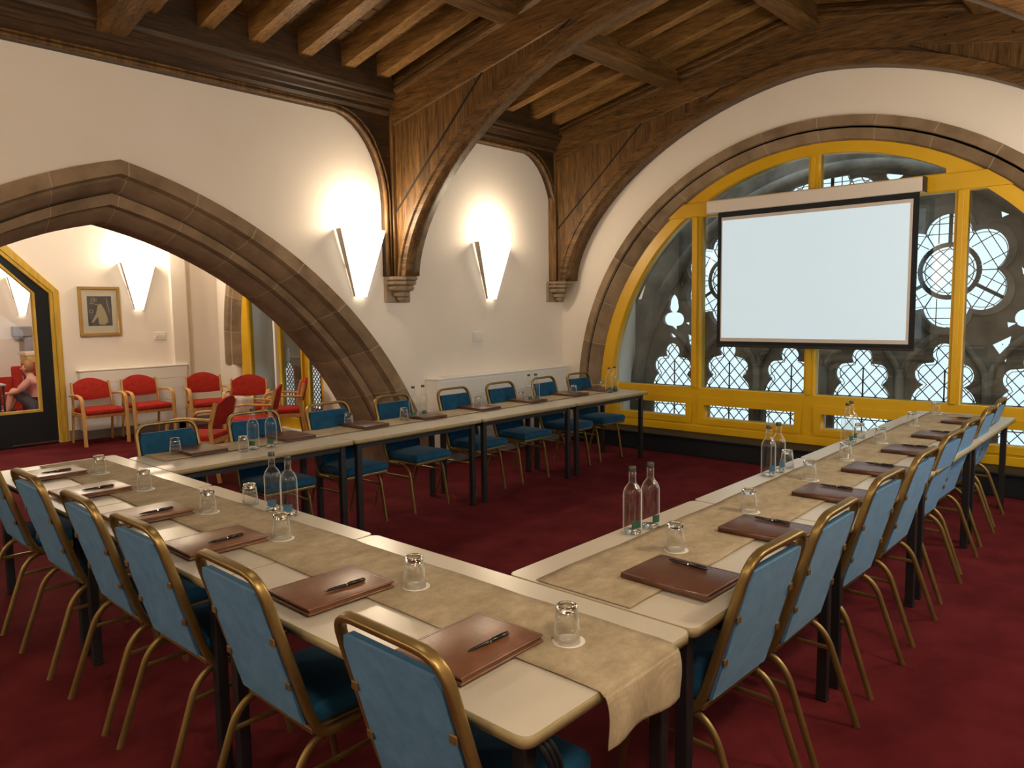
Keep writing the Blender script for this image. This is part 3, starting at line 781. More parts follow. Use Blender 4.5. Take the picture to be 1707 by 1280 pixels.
# radiator covers
def radcover(x0, x1, y1, dep, h, label):
    t = tag(empty('radiator_cover', ((x0 + x1) / 2, y1, 0)), label, 'radiator cover'); w = (x1 - x0) / 2
    obj('casing', box(-w, w, -dep, 0, .12, h - .02, .008), M['white_paint'], t)
    obj('top_board', box(-w - .01, w + .01, -dep - .012, 0, h - .022, h, .006), M['white_paint'], t)
    n = 5; hh = (h - .16) / n
    for k in range(n): obj('front_panel', box(-w + .012, w - .012, -dep - .008, -dep + .002, .13 + k * hh, .13 + (k + 1) * hh - .006, .003), M['white_paint'], t)
    obj('plinth', box(-w + .03, w - .03, -dep + .03, 0, 0, .12), M['grey'], t)
    obj('vent_grille', box(-w + .15, w - .15, -dep + .03, -.04, h - .001, h + .003), M['white_plastic'], t)
radcover(5.44, 7.72, YW, .19, .95, 'long white radiator cover under the sconce by the window')
radcover(3.56, 5.03, YF - .0, .11, .95, 'white radiator cover behind the two red armchairs')
# picture
t = tag(empty('framed_picture', (3.90, YF, 1.745)), 'gilt framed print of a pale figure on dark ground', 'picture')
W_, H_ = .265, .335
obj('frame', poly_mesh('pf', [[(-W_, -H_), (W_, -H_), (W_, H_), (-W_, H_)], [(-W_ + .035, -H_ + .035), (W_ - .035, -H_ + .035), (W_ - .035, H_ - .035), (-W_ + .035, H_ - .035)]], -.032, 0, 'xzy'), M['gilt'], t)
obj('mount', box(-W_ + .03, W_ - .03, -.014, -.006, -H_ + .03, H_ - .03), M['mount'], t)
obj('print', box(-.155, .155, -.017, -.013, -.20, .205), M['art'], t)
bm = bmesh.new()
def blob(pts, z=0): bm.faces.new([bm.verts.new((x, -.0185, y)) for x, y in pts])
blob([(-.02, .09), (.02, .10), (.06, .02), (.09, -.07), (.10, -.15), (.05, -.19), (-.02, -.18), (-.03, -.08), (-.10, -.16), (-.115, -.15), (-.05, -.03)])
for cx, cy, r in ((-.08, .15, .028), (-.05, .155, .02), (-.11, -.0, .026)):
    for k in range(12):
        a, b_ = k * PI / 6, (k + 1) * PI / 6
        blob([(cx + r * math.cos(a), cy + r * math.sin(a)), (cx + r * math.cos(b_), cy + r * math.sin(b_)), (cx + r * .75 * math.cos(b_), cy + r * .75 * math.sin(b_)), (cx + r * .75 * math.cos(a), cy + r * .75 * math.sin(a))])
blob([(.085, .18), (.092, .18), (.125, -.02), (.118, -.02)]); blob([(-.13, .11), (-.12, .115), (-.02, .09), (-.03, .085)])
obj('figure', bm, M['cream'], t)
obj('glazing', box(-W_ + .034, W_ - .034, -.024, -.023, -H_ + .034, H_ - .034), M['pane'], t)
# --- shouldered door, black with yellow lining, glazed
dr = struct(empty('door_1'), 'black glazed door with shouldered yellow frame in the far room', 'door')
obj('frame', poly_mesh('df', [door_loop(0), door_loop(.11)], YF - .04, YF + .1, 'xzy'), M['yellow_worn'], dr)
obj('frame_bead', poly_mesh('db', [door_loop(.02), door_loop(.075)], YF - .06, YF - .03, 'xzy'), M['yellow_worn'], dr)
def gl(m): return [(dL + .30 + m, .44 + m), (dR - .28 - m, .44 + m), (dR - .28 - m, dS - .03), (dR - .86 - m * .4, dT - .19 - m), (dL + .88 + m * .4, dT - .19 - m), (dL + .30 + m, dS - .03)]
obj('leaf', poly_mesh('dl', [door_loop(.112), gl(0)], YF, YF + .06, 'xzy'), M['black'], dr)
obj('glazing_bead', poly_mesh('dg', [gl(-.005), gl(.025)], YF - .01, YF + .07, 'xzy'), M['yellow_worn'], dr)
obj('pane', poly_mesh('dp', [gl(.005)], YF + .028, YF + .034, 'xzy'), thin_glass('door_glass', (.97, .98, .97), .02), dr)
obj('kick_strip', box(2.75, 3.28, YF - .004, YF, .015, .035), M['chrome'], dr)
# beyond the door
struct(obj('floor_2', box(.5, 7.5, YF + .25, 17.4, -.2, 0), M['pink_carpet']))
struct(obj('wall_back_1', box(.5, 7.5, 17.2, 17.4, 0, 3.8), M['plaster']))
struct(obj('wall_4', box(.4, .6, YF + .25, 17.3, 0, 3.8), M['plaster']))
struct(obj('wall_5', box(7.4, 7.6, YF + .25, 17.3, 0, 3.8), M['plaster']))
struct(obj('ceiling_4', box(.4, 7.6, YF + .25, 17.4, 3.6, 3.8), M['plaster']))
lamp('far_room_fill', 'POINT', (2.6, 9.2, 3.2), 110, (1, .85, .66), .2)  # unseen lamp added to brighten the far room's back wall
lamp('far_room_fill', 'POINT', (3.2, 13.6, 3.2), 150, (1, .88, .72), .2)  # unseen lamp added to light the room behind the door

# ------------------------------------------------------------------ stacking chair
def lean(z): return -.118 - (z - .47) * .285            # x of the back at height z
def make_chair():
    t = empty('stacking_chair')
    # seat
    bm = box(-.112, .285, -.205, .205, .425, .492, .028, 4)
    for v in bm.verts:
        if v.co.z > .47: v.co.z += .012 * (1 - (v.co.y / .205) ** 2) * (1 - ((v.co.x - .07) / .21) ** 2)
        if v.co.x < 0: v.co.y *= .94
    obj('seat', bm, M['blue'], t, smooth=True)
    obj('seat_frame', box(-.10, .268, -.196, .196, .405, .428, .006), M['gold'], t)
    # hoop
    P = []
    for s in (1, -1):
        side = [(.06, s * .208, .405), (-.075, s * .208, .405), (-.108, s * .206, .47), (lean(.943), s * .200, .943)]
        P.append(side)
    path = P[0] + P[1][::-1]
    path = fillet(path, [0, .05, .06, .085, .085, .06, .05, 0], 6)
    bm = bmesh.new(); tube(bm, path, .0105, .0150, (1, 0, .25), 12, 4.5)
    # orient: wide face along the lean direction
    obj('back_frame', bm, M['gold'], t, smooth=True, ang=.9)
    # back pad (front) and back panel
    def pad(x0, x1, name, mat, bulge):
        bm = bmesh.new(); nz, ny = 12, 8; z0, z1, hw = .447, .888, .185
        F_, B_ = [], []
        for i in range(nz + 1):
            z = z0 + (z1 - z0) * i / nz; fr, br = [], []
            for j in range(ny + 1):
                y = -hw + 2 * hw * j / ny
                ry = y
                cz = max(0, (z - (z1 - .05)) / .05)
                if cz > 0: ry = y * (1 - .10 * cz * cz)
                k = (1 - (y / hw) ** 4) * (1 - ((z - (z0 + z1) / 2) / ((z1 - z0) / 2)) ** 4)
                fr.append(bm.verts.new((lean(z) + x1 + bulge * k, ry, z))); br.append(bm.verts.new((lean(z) + x0, ry, z)))
            F_.append(fr); B_.append(br)
        for i in range(nz):
            for j in range(ny):
                bm.faces.new((F_[i][j], F_[i][j + 1], F_[i + 1][j + 1], F_[i + 1][j])); bm.faces.new((B_[i][j], B_[i + 1][j], B_[i + 1][j + 1], B_[i][j + 1]))
            bm.faces.new((F_[i][0], F_[i + 1][0], B_[i + 1][0], B_[i][0])); bm.faces.new((F_[i][ny], B_[i][ny], B_[i + 1][ny], F_[i + 1][ny]))
        for j in range(ny):
            bm.faces.new((F_[0][j], B_[0][j], B_[0][j + 1], F_[0][j + 1])); bm.faces.new((F_[nz][j], F_[nz][j + 1], B_[nz][j + 1], B_[nz][j]))
        return obj(name, bm, mat, t, smooth=True, ang=.8)
    pad(-.002, .018, 'backrest', M['blue'], .018)
    pad(-.013, -.002, 'back_panel', M['blue_back'], 0)
    # fixing ears on the uprights
    for s in (1, -1):
        for z in (.585, .735):
            bm = box(-.003, .003, -.013, .013, -.012, .012, .0028)
            bmesh.ops.translate(bm, verts=bm.verts, vec=(lean(z) - .0165, s * .184, z))
            e = obj('fixing_ear', bm, M['gold'], t)
    # legs
    for s in (1, -1):
        bm = bmesh.new(); tube(bm, fillet([(.10, s * .19, .398), (-.095, s * .20, .395), (-.15, s * .203, .34), (-.27, s * .212, 0)], [0, .07, .06, 0], 6), .0125, .0095, (0, 1, 0), 8, 3)
        obj('leg', bm, M['gold'], t, smooth=True, ang=.9)
        bm = bmesh.new(); tube(bm, fillet([(-.03, s * .188, .396), (.125, s * .19, .394), (.175, s * .192, .34), (.232, s * .197, 0)], [0, .07, .06, 0], 6), .0125, .0095, (0, 1, 0), 8, 3)
        obj('leg', bm, M['gold'], t, smooth=True, ang=.9)
        bm = bmesh.new(); tube(bm, [(-.165, s * .203, .30), (.185, s * .193, .30)], .009, .006, (0, 1, 0), 8, 3)
        obj('stretcher', bm, M['gold'], t)
    return t
chair0 = make_chair(); chair_used = [False]
def place(src, used, loc, rz):
    if not used[0]: used[0] = True; o = src
    else: o = dup(src)
    o.location = loc; o.rotation_euler = (0, 0, rz); return o
ORD = ['first', 'second', 'third', 'fourth', 'fifth', 'sixth', 'seventh', 'eighth']
nearY = [1.345, 2.10, 2.80, 3.36, 4.06, 4.80]
for i, y in enumerate(nearY):
    o = place(chair0, chair_used, (1.285, y, 0), random.uniform(-.03, .03))
    tag(o, f'blue and gold stacking chair at the near table, {ORD[i]} back from its open end', 'chair', 'stacking chairs along the near table')
rightX = [2.27, 2.81, 3.50, 4.15, 4.84, 5.44, 6.12, 6.72]; rightY = [.905, .905, .925, .932, .957, .982, 1.0, 1.03]
for i, (x, y) in enumerate(zip(rightX, rightY)):
    o = place(chair0, chair_used, (x, y + .27, 0), PI / 2 + random.uniform(-.03, .03))
    tag(o, f'blue gold-framed chair of the row running to the window, {ORD[i]} from the near table', 'chair', 'stacking chairs along the window-end table')
backX = [2.18, 2.83, 3.49, 4.17, 4.90, 5.55, 6.25, 6.86]
for i, x in enumerate(backX):
    o = place(chair0, chair_used, (x, 4.96, 0), -PI / 2 + random.uniform(-.04, .04))
    tag(o, f'blue stacking chair facing us behind the arch-side table, {ORD[i]} from the near table', 'chair', 'stacking chairs behind the arch-side table')

# ------------------------------------------------------------------ tables
ZT = .75
def make_table(L, W):
    t = empty('folding_table')
    hw, hl = W / 2, L / 2
    def rr(m, r, n=5):
        P = []
        for cx, cy, a0 in ((hl - m - r, hw - m - r, 0), (-hl + m + r, hw - m - r, PI / 2), (-hl + m + r, -hw + m + r, PI), (hl - m - r, -hw + m + r, 1.5 * PI)):
            for k in range(n + 1): a = a0 + PI / 2 * k / n; P.append((cx + r * math.cos(a), cy + r * math.sin(a)))
        return P
    obj('tabletop', poly_mesh('top', [rr(.004, .03)], ZT - .026, ZT, 'xyz'), M['laminate'], t)
    obj('edge_band', poly_mesh('band', [rr(.001, .032), rr(.006, .03)], ZT - .029, ZT - .001, 'xyz'), M['edge'], t)
    bm = bmesh.new(); a, b_ = hl - .07, hw - .07
    for s in (1, -1):
        bx(bm, -a, a, s * b_ - .012, s * b_ + .012, ZT - .075, ZT - .027); bx(bm, s * a - .012, s * a + .012, -b_, b_, ZT - .075, ZT - .027)
    obj('apron_frame', bm, M['black_metal'], t)
    for sx in (1, -1):
        for sy in (1, -1):
            lg = obj('leg', box(sx * a - .021, sx * a + .021, sy * b_ - .021, sy * b_ + .021, .006, ZT - .03, .004), M['black_metal'], t)
            obj('foot', box(sx * a - .023, sx * a + .023, sy * b_ - .023, sy * b_ + .023, 0, .012, .003), M['black'], lg)
    return t
tabs = {}
def table(L, W, x, y, rz, label, group):
    k = (round(L, 3), round(W, 3))
    if k not in tabs: tabs[k] = make_table(L, W); o = tabs[k]
    else: o = dup(tabs[k])
    o.location = (x, y, 0); o.rotation_euler = (0, 0, rz); tag(o, label, 'table', group); return o
NX0, NX1 = 1.157, 1.89
ny = [1.02, 2.505, 3.925, 5.33]
for i in range(3):
    tb = table(ny[i + 1] - ny[i] - .003, NX1 - NX0, (NX0 + NX1) / 2, (ny[i] + ny[i + 1]) / 2, PI / 2,
          ['grey-topped table nearest us with the runner hanging over its end', 'middle grey-topped table of the near row', 'grey-topped table at the far corner of the near row'][i], 'tables of the near row')
# folded stay of the nearest table, a bent black tube under its open end
tb = tabs[(round(ny[1] - ny[0] - .003, 3), round(NX1 - NX0, 3))]
bm = bmesh.new()
for k in range(3): tube(bm, fillet([(1.235 + .016 * k, 1.10, .712), (1.235 + .016 * k, 1.045, .69), (1.27 + .016 * k, 1.04, .62), (1.30 + .016 * k, 1.075, .45)], [0, .05, .08, 0], 6), .0075, .0075, (1, 0, 0), 8, 2)
part('folding_stay', bm, M['black'], tb, (Matrix.Translation(tb.location) @ Matrix.Rotation(PI / 2, 4, 'Z')).inverted(), smooth=True)
ax = [1.893 + 1.332 * k for k in range(5)]
where = ['touching the near row', 'second along from the near row', 'third along from the near row', 'at the window end']
for i in range(4):
    table(1.329, .735, (ax[i] + ax[i + 1]) / 2, 1.387, 0, f'grey-topped table of the row ending at the window wall, {where[i]}', 'tables of the window-end row')
for i in range(4):
    table(1.329, .66, (ax[i] + ax[i + 1]) / 2, 4.80, 0, f'grey-topped table of the row beside the arch, {where[i]}', 'tables of the arch-side row')

# ------------------------------------------------------------------ linen runners
def runner(name, x0, x1, y0, y1, label, drop=0):
    bm = bmesh.new()
    along_y = (y1 - y0) > (x1 - x0)
    L = (y1 - y0) if along_y else (x1 - x0); Wd = (x1 - x0) if along_y else (y1 - y0)
    nL, nW = int(L / .05), 10
    st = []                                    # (s along, drop z, outward)
    if drop:
        nD = 14
        for k in range(nD, 0, -1): st.append((-.012 - .012 * math.sin(k / nD * 2.2), -drop * k / nD))
        st.append((-.010, -.012)); st.append((-.002, -.001))
    for k in range(nL + 1): st.append((L * k / nL, 0))
    rows = []
    for s_, dz in st:
        row = []
        for j in range(nW + 1):
            w = Wd * j / nW
            zz = ZT + .0035 + dz
            if dz == 0:
                zz += .0012 * (1 + math.sin(s_ * 23 + w * 31) * math.sin(s_ * 7.3 + w * 11)) * (1 if 0 < s_ < L else .2)
                ww = w + .003 * math.sin(s_ * 9)
            else:
                f = -dz / max(drop, .01)
                ww = w + .006 * math.sin(f * 5); zz += .004 * f * math.sin(w * 9 + 1)
            so = s_ - (.009 * math.sin(w / Wd * 2 * PI * 1.4 + .6) * max(0, -dz / max(drop, .01)) if dz < -.02 else 0)
            p = (x0 + ww, y0 + so, zz) if along_y else (x0 + so, y0 + ww, zz)
            row.append(bm.verts.new(p))
        rows.append(row)
    for A, B in zip(rows, rows[1:]):
        for j in range(nW): bm.faces.new((A[j], A[j + 1], B[j + 1], B[j]))
    bmesh.ops.recalc_face_normals(bm, faces=bm.faces)
    if sum(f.normal.z for f in bm.faces) < 0: bmesh.ops.reverse_faces(bm, faces=bm.faces)
    r = bmesh.ops.extrude_face_region(bm, geom=bm.faces[:])
    for v in [g for g in r['geom'] if isinstance(g, bmesh.types.BMVert)]: v.co.z += .0022
    if drop:
        for v in [g for g in r['geom'] if isinstance(g, bmesh.types.BMVert)]:
            if v.co.z < ZT - .005:
                if along_y: v.co.y -= .003
    o = obj(name, bm, M['linen'], smooth=True); tag(o, label, 'table runner', 'linen runners'); return o
runner('table_runner', 1.425, 1.772, 1.018, 5.27, 'long linen runner down the near table with its end hanging down', .142)
runner('table_runner', 1.905, 7.12, 1.245, 1.628, 'long linen runner on the table row ending at the window wall')
runner('table_runner', 2.0, 7.0, 4.80, 5.125, 'long linen runner on the arch-side table row')

# ------------------------------------------------------------------ leather folders, pens
ZS = ZT + .0075
def make_folder(mat):
    t = empty('leather_folder'); a, b_ = .163, .125
    def cover(z0, z1, name):
        bm = box(-a, a, -b_, b_, z0, z1, .0035, 3); return obj(name, bm, mat, t, smooth=True, ang=.6)
    cover(0, .008, 'back_cover'); cover(.015, .023, 'front_cover')
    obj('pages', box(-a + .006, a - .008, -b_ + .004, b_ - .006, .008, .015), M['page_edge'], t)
    bm = bmesh.new(); tube(bm, [(-a, b_ - .002, .0115), (a, b_ - .002, .0115)], .0115, .005, (0, 1, 0), 10, 2); obj('spine', bm, mat, t, smooth=True)
    bm = bmesh.new()
    for s in (1, -1):
        bx(bm, -a + .008, a - .008, s * (b_ - .010) - .0008, s * (b_ - .010) + .0008, .0228, .0234); bx(bm, s * (a - .010) - .0008, s * (a - .010) + .0008, -b_ + .008, b_ - .008, .0228, .0234)
    obj('stitched_border', bm, mat, t)
    return t
def make_pen():
    t = empty('ballpoint_pen')
    bm = bmesh.new(); lathe(bm, [(0, -.07), (.0015, -.068), (.0042, -.052), (.0048, -.01), (.005, .0), (0, .0)], 10); obj('barrel', bm, M['pen'], t, smooth=True)
    bm = bmesh.new(); lathe(bm, [(0, .0), (.0052, .0), (.0052, .004), (0, .004)], 10); obj('ring', bm, M['chrome'], t)
    bm = bmesh.new(); lathe(bm, [(0, .004), (.005, .004), (.0048, .062), (.003, .066), (0, .067)], 10); obj('cap', bm, M['pen'], t, smooth=True)
    obj('clip', box(-.001, .001, .005, .0068, .012, .060, .0004), M['pen'], t)
    return t
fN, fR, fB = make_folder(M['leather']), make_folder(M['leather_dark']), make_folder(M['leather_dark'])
uN, uR, uB = [False], [False], [False]
pen0 = make_pen(); up_ = [False]
def pen(x, y, z, ang, label, group):
    if not up_[0]: up_[0] = True; o = pen0
    else: o = dup(pen0)
    o.location = (x, y, z + .0056); o.rotation_euler = (PI / 2, 0, ang); o.scale = (1.15,) * 3; tag(o, label, 'pen', group)
nfY = [1.415, 2.07, 2.875, 3.53, 4.25, 4.90]
for i, y in enumerate(nfY):
    o = place(fN, uN, (1.378, y, ZS), random.uniform(-.03, .03)); tag(o, f'tan leather folder on the near table, {ORD[i]} from its open end', 'folder', 'folders on the near table')
    pen(1.40, y - .048, ZS + .0234, PI / 2 + random.uniform(-.07, .07), f'black pen on the {ORD[i]} folder from the open end of the near table', 'pens on the near table')
rfX = [2.22, 2.93, 3.70, 4.39, 5.11, 5.80, 6.62]
for i, x in enumerate(rfX):
    o = place(fR, uR, (x, 1.243, ZS), PI / 2 + random.uniform(-.02, .02)); tag(o, f'dark brown leather folder on the row ending at the window, {ORD[i]} from the near table', 'folder', 'folders on the window-end row')
    pen(x + .075, 1.262, ZS + .0234, .0 + random.uniform(-.08, .08), f'black pen on the {ORD[i]} folder of the window-end row counted from the near table', 'pens on the window-end row')
bfX = [2.29, 2.98, 3.67, 4.31, 5.00, 5.69, 6.39, 6.95]
for i, x in enumerate(bfX):
    o = place(fB, uB, (x, 4.955, ZS), -PI / 2 + random.uniform(-.03, .03)); tag(o, f'dark brown leather folder on the arch-side row, {ORD[i]} from the near table', 'folder', 'folders on the arch-side row')

# ------------------------------------------------------------------ tumblers, coasters, bottles
def make_tumbler():
    t = empty('glass_tumbler')          # upside down: rim at the bottom
    bm = bmesh.new(); lathe(bm, [(.0385, .001), (.039, .0), (.0305, .094), (.0290, .0945), (.0365, .002)], 24); obj('glass_wall', bm, M['tumbler'], t, smooth=True)
    bm = bmesh.new(); lathe(bm, [(0, .080), (.018, .081), (.0285, .085), (.0312, .092), (.0308, .101), (.028, .105), (.024, .104), (.020, .099), (0, .097)], 16); obj('thick_base', bm, M['thick'], t, smooth=True)
    return t
def make_coaster():
    bm = bmesh.new(); lathe(bm, [(0, 0), (.0455, 0), (.046, .0006), (.0455, .0012), (0, .0012)], 28); return obj('paper_coaster', bm, M['paper'])
def make_bottle(lab):
    t = empty('water_bottle')
    R = .0385
    bm = bmesh.new(); lathe(bm, [(0, .012), (R - .006, .010), (R - .001, .006), (R, .014), (R, .165), (R - .002, .178), (R - .009, .194), (.019, .207), (.0145, .216), (.0138, .245), (.0155, .247), (.0155, .252), (.0138, .254), (.0138, .262)], 24)
    obj('glass_body', bm, M['bottle'], t, smooth=True)
    bm = bmesh.new(); lathe(bm, [(0, 0), (R - .004, 0), (R - .0015, .005), (R - .003, .013), (.02, .017), (0, .022)], 18); obj('thick_base', bm, M['thick'], t, smooth=True)
    bm = bmesh.new(); lathe(bm, [(0, .262), (.0150, .262), (.0152, .264), (.0152, .278), (.0135, .281), (0, .281)], 16); obj('cap', bm, M['cap'], t, smooth=True, ang=.8)
    bm = bmesh.new(); A, B = [], []
    for k in range(7):
        a = -.55 + 1.1 * k / 6
        A.append(bm.verts.new(((R + .0006) * math.cos(a), (R + .0006) * math.sin(a), .030))); B.append(bm.verts.new(((R + .0006) * math.cos(a), (R + .0006) * math.sin(a), .062)))
    for k in range(6): bm.faces.new((A[k], A[k + 1], B[k + 1], B[k]))
    obj('label', bm, lab, t)
    return t
tum, uT = make_tumbler(), [False]; coa, uC = make_coaster(), [False]
bG, bB = make_bottle(M['lab_green']), make_bottle(M['lab_blue']); uG, uBl = [False], [False]
def glass(x, y, label, group, coaster=None, z=ZS):
    if coaster:
        o = place(coa, uC, (x + .004, y - .004, z), 0); tag(o, coaster, 'coaster', 'paper coasters'); z += .0012
    o = place(tum, uT, (x, y, z), random.uniform(0, 6)); tag(o, label, 'glass', group)
ngY = [1.247, 1.895, 2.73, 3.37, 4.09, 4.727]
for i, y in enumerate(ngY):
    glass(1.588, y, f'upturned tumbler on a coaster on the near runner, {ORD[i]} from its open end', 'tumblers on the near runner', f'white paper coaster under the {ORD[i]} tumbler from the open end of the near table')
glass(1.800, 3.37, 'upturned tumbler behind the water bottles of the near table', 'tumblers beside bottles', z=ZT + .001)
rg = [(2.48, 1.42), (3.165, 1.44), (3.955, 1.465), (4.62, 1.50), (5.33, 1.51), (6.24, 1.545), (7.03, 1.567)]
for i, (x, y) in enumerate(rg):
    glass(x, y, f'upturned tumbler on the runner leading to the window, {ORD[i]} from the near table', 'tumblers on the window-end row', f'white paper coaster under the {ORD[i]} tumbler of the window-end row')
glass(4.215, 1.69, 'upturned tumbler just past the middle bottle pair of the window-end row', 'tumblers beside bottles', z=ZT + .001)
glass(5.49, 1.692, 'upturned tumbler just past the farthest bottle pair of the window-end row', 'tumblers beside bottles', z=ZT + .001)
bg = [(2.15, 4.99), (2.50, 4.735), (3.60, 5.07), (4.09, 4.96), (5.06, 5.03), (5.61, 4.97), (6.42, 4.92), (6.93, 4.90)]
for i, (x, y) in enumerate(bg):
    glass(x, y, f'upturned tumbler on the arch-side row, {ORD[i]} from the near table', 'tumblers on the arch-side row', z=ZS if y > 4.80 else ZT + .001)
def bottles(pts, src, used, where, group, ang):
    for k, (x, y) in enumerate(pts):
        on = (1.46 < x < 1.73) or (1.28 < y < 1.60) or y > 4.84
        o = place(src, used, (x, y, ZS if on else ZT + .001), ang + random.uniform(-.2, .2))
        tag(o, f'clear capped water bottle of {where}, {["nearer", "farther"][k]} from the row start'.replace('nearer from', 'nearer to') if False else f'clear water bottle of {where}, the {["one nearer", "one farther from"][k]} {"the near table corner" if "arch" in where or "window" in where else "the far end"}', 'bottle', group)
bl = 'water bottles'
def pair(pts, src, used, lab0, lab1, ang):
    for (x, y), lab in zip(pts, (lab0, lab1)):
        on = (1.46 < x < 1.73) or (1.28 < y < 1.60) or y > 4.84
        o = place(src, used, (x, y, ZS if on else ZT + .001), ang + random.uniform(-.2, .2)); tag(o, lab, 'bottle', bl)
pair([(1.815, 3.18), (1.815, 3.04)], bB, uBl, 'clear water bottle on the near table, the one beside the lone tumbler', 'clear water bottle on the near table, the one nearer the open end', -2.2)
pair([(2.585, 1.68), (2.70, 1.665)], bG, uG, 'clear water bottle of the first pair on the window-end row, nearer the near table', 'clear water bottle of the first pair on the window-end row, nearer the window', -1.9)
pair([(3.955, 1.69), (4.085, 1.69)], bB, uBl, 'clear water bottle of the middle pair on the window-end row, nearer the near table', 'clear water bottle of the middle pair on the window-end row, nearer the window', -1.9)
pair([(5.18, 1.675), (5.30, 1.69)], bG, uG, 'clear water bottle of the farthest pair on the window-end row, nearer the near table', 'clear water bottle of the farthest pair on the window-end row, nearer the window', -1.9)
for k, pts in enumerate(([(2.585, 4.755), (2.70, 4.72)], [(4.19, 4.95), (4.31, 4.96)], [(5.64, 4.885), (5.74, 4.88)], [(6.85, 4.76), (7.0, 4.79)])):
    pair(pts, bG, uG, f'clear water bottle of the {ORD[k]} pair along the arch-side row, nearer the near table', f'clear water bottle of the {ORD[k]} pair along the arch-side row, nearer the window', -2.2)

# ------------------------------------------------------------------ red armchairs in the far room
def make_armchair():
    t = empty('red_armchair')
    bm = box(-.22, .25, -.235, .235, .40, .475, .03, 4)
    for v in bm.verts:
        if v.co.z > .46: v.co.z += .02 * (1 - (v.co.y / .24) ** 2) * (1 - ((v.co.x - .015) / .25) ** 2)
    obj('seat', bm, M['red'], t, smooth=True)
    bl_ = lambda z: -.20 - (z - .45) * .22
    nz, ny = 8, 12; F_, B_ = [], []; bm = bmesh.new()
    for i in range(nz + 1):
        fr, br = [], []
        for j in range(ny + 1):
            y = -.215 + .43 * j / ny; q = 1 - (y / .215) ** 2
            z0, z1 = .575 - .012 * q, .775 + .075 * q
            z = z0 + (z1 - z0) * i / nz; k = (1 - (y / .215) ** 4) * (1 - (2 * i / nz - 1) ** 4)
            xc = -.035 * q
            fr.append(bm.verts.new((bl_(z) + .012 + .018 * k + xc, y, z))); br.append(bm.verts.new((bl_(z) - .014 - .008 * k + xc, y, z)))
        F_.append(fr); B_.append(br)
    for i in range(nz):
        for j in range(ny):
            bm.faces.new((F_[i][j], F_[i][j + 1], F_[i + 1][j + 1], F_[i + 1][j])); bm.faces.new((B_[i][j], B_[i + 1][j], B_[i + 1][j + 1], B_[i][j + 1]))
        bm.faces.new((F_[i][0], F_[i + 1][0], B_[i + 1][0], B_[i][0])); bm.faces.new((F_[i][ny], B_[i][ny], B_[i + 1][ny], F_[i + 1][ny]))
    for j in range(ny):
        bm.faces.new((F_[0][j], B_[0][j], B_[0][j + 1], F_[0][j + 1])); bm.faces.new((F_[nz][j], F_[nz][j + 1], B_[nz][j + 1], B_[nz][j]))
    obj('backrest', bm, M['red'], t, smooth=True, ang=.9)
    for s in (1, -1):
        bm = bmesh.new()
        tube(bm, fillet([(.235, s * .262, 0), (.225, s * .265, .45), (.20, s * .27, .635), (.05, s * .275, .655), (-.235, s * .262, .635)], [0, .1, .12, .1, 0], 7), .014, .024, (0, 1, 0), 8, 3)
        obj('arm', bm, M['beech'], t, smooth=True, ang=.9)
        bm = bmesh.new()
        tube(bm, fillet([(-.29, s * .245, 0), (-.225, s * .245, .43), (-.21, s * .238, .55), (-.275, s * .228, .80)], [0, .2, .12, 0], 6), .022, .014, (0, 1, 0), 8, 3)
        obj('rear_leg', bm, M['beech'], t, smooth=True, ang=.9)
        obj('side_rail', box(-.22, .225, s * .248 - .011, s * .248 + .011, .375, .42, .004), M['beech'], t)
    obj('cross_rail', box(-.235, -.212, -.24, .24, .385, .43, .004), M['beech'], t); obj('cross_rail', box(.20, .222, -.25, .25, .36, .405, .004), M['beech'], t)
    return t
arm0, uA = make_armchair(), [False]
AC = [((3.64, 10.70, 0), -PI / 2, 'red armchair facing us, beside the black glazed door'),
      ((4.26, 10.68, 0), -PI / 2, 'red armchair facing us, under the far room sconce'),
      ((4.93, 10.28, 0), -PI / 2 - .25, 'red armchair facing us, in the corner by the far room window'),
      ((3.50, 7.50, 0), 2.25, 'red armchair seen from behind, nearest the table row'),
      ((5.02, 9.34, 0), -PI / 2 - .6, 'red armchair half turned before the far room window, past the white cloth'),
      ((4.42, 8.10, 0), 2.5, 'red armchair with dark back turned to the stone arch'),
      ((5.10, 8.62, 0), 2.65, 'red armchair tucked behind the one turned to the stone arch')]
for loc, rz, lab in AC:
    o = place(arm0, uA, loc, rz); tag(o, lab, 'armchair', 'red armchairs in the far room')
# pale cloth over an arm
bm = bmesh.new(); n = 14; rows = []
for i in range(n + 1):
    u = i / n; row = []
    for j in range(7):
        v = j / 6
        L = u * .62 - .31
        z = .665 + .012 - max(0, abs(L) - .045) * .95
        x = math.copysign(min(abs(L), .045), L) + .012 * math.sin(v * 9 + u * 5)
        row.append(bm.verts.new((x, -.12 + .24 * v + .01 * math.sin(u * 12), z + .006 * math.sin(v * 11 + u * 7))))
    rows.append(row)
for A, B in zip(rows, rows[1:]):
    for j in range(6): bm.faces.new((A[j], A[j + 1], B[j + 1], B[j]))
r = bmesh.ops.extrude_face_region(bm, geom=bm.faces[:])
for v in [g for g in r['geom'] if isinstance(g, bmesh.types.BMVert)]: v.co.z += .008; v.co.x *= 1.14
o = obj('draped_cloth', bm, mottled('grey_white_cloth', (.45, .42, .40), (.75, .72, .68), 14, rough=.9), smooth=True)
o.location = (4.42 + .04, 8.10 + .31, 0); o.rotation_euler = (0, 0, 2.5 + PI / 2)
tag(o, 'crumpled pale cloth draped over an armchair arm', 'cloth')

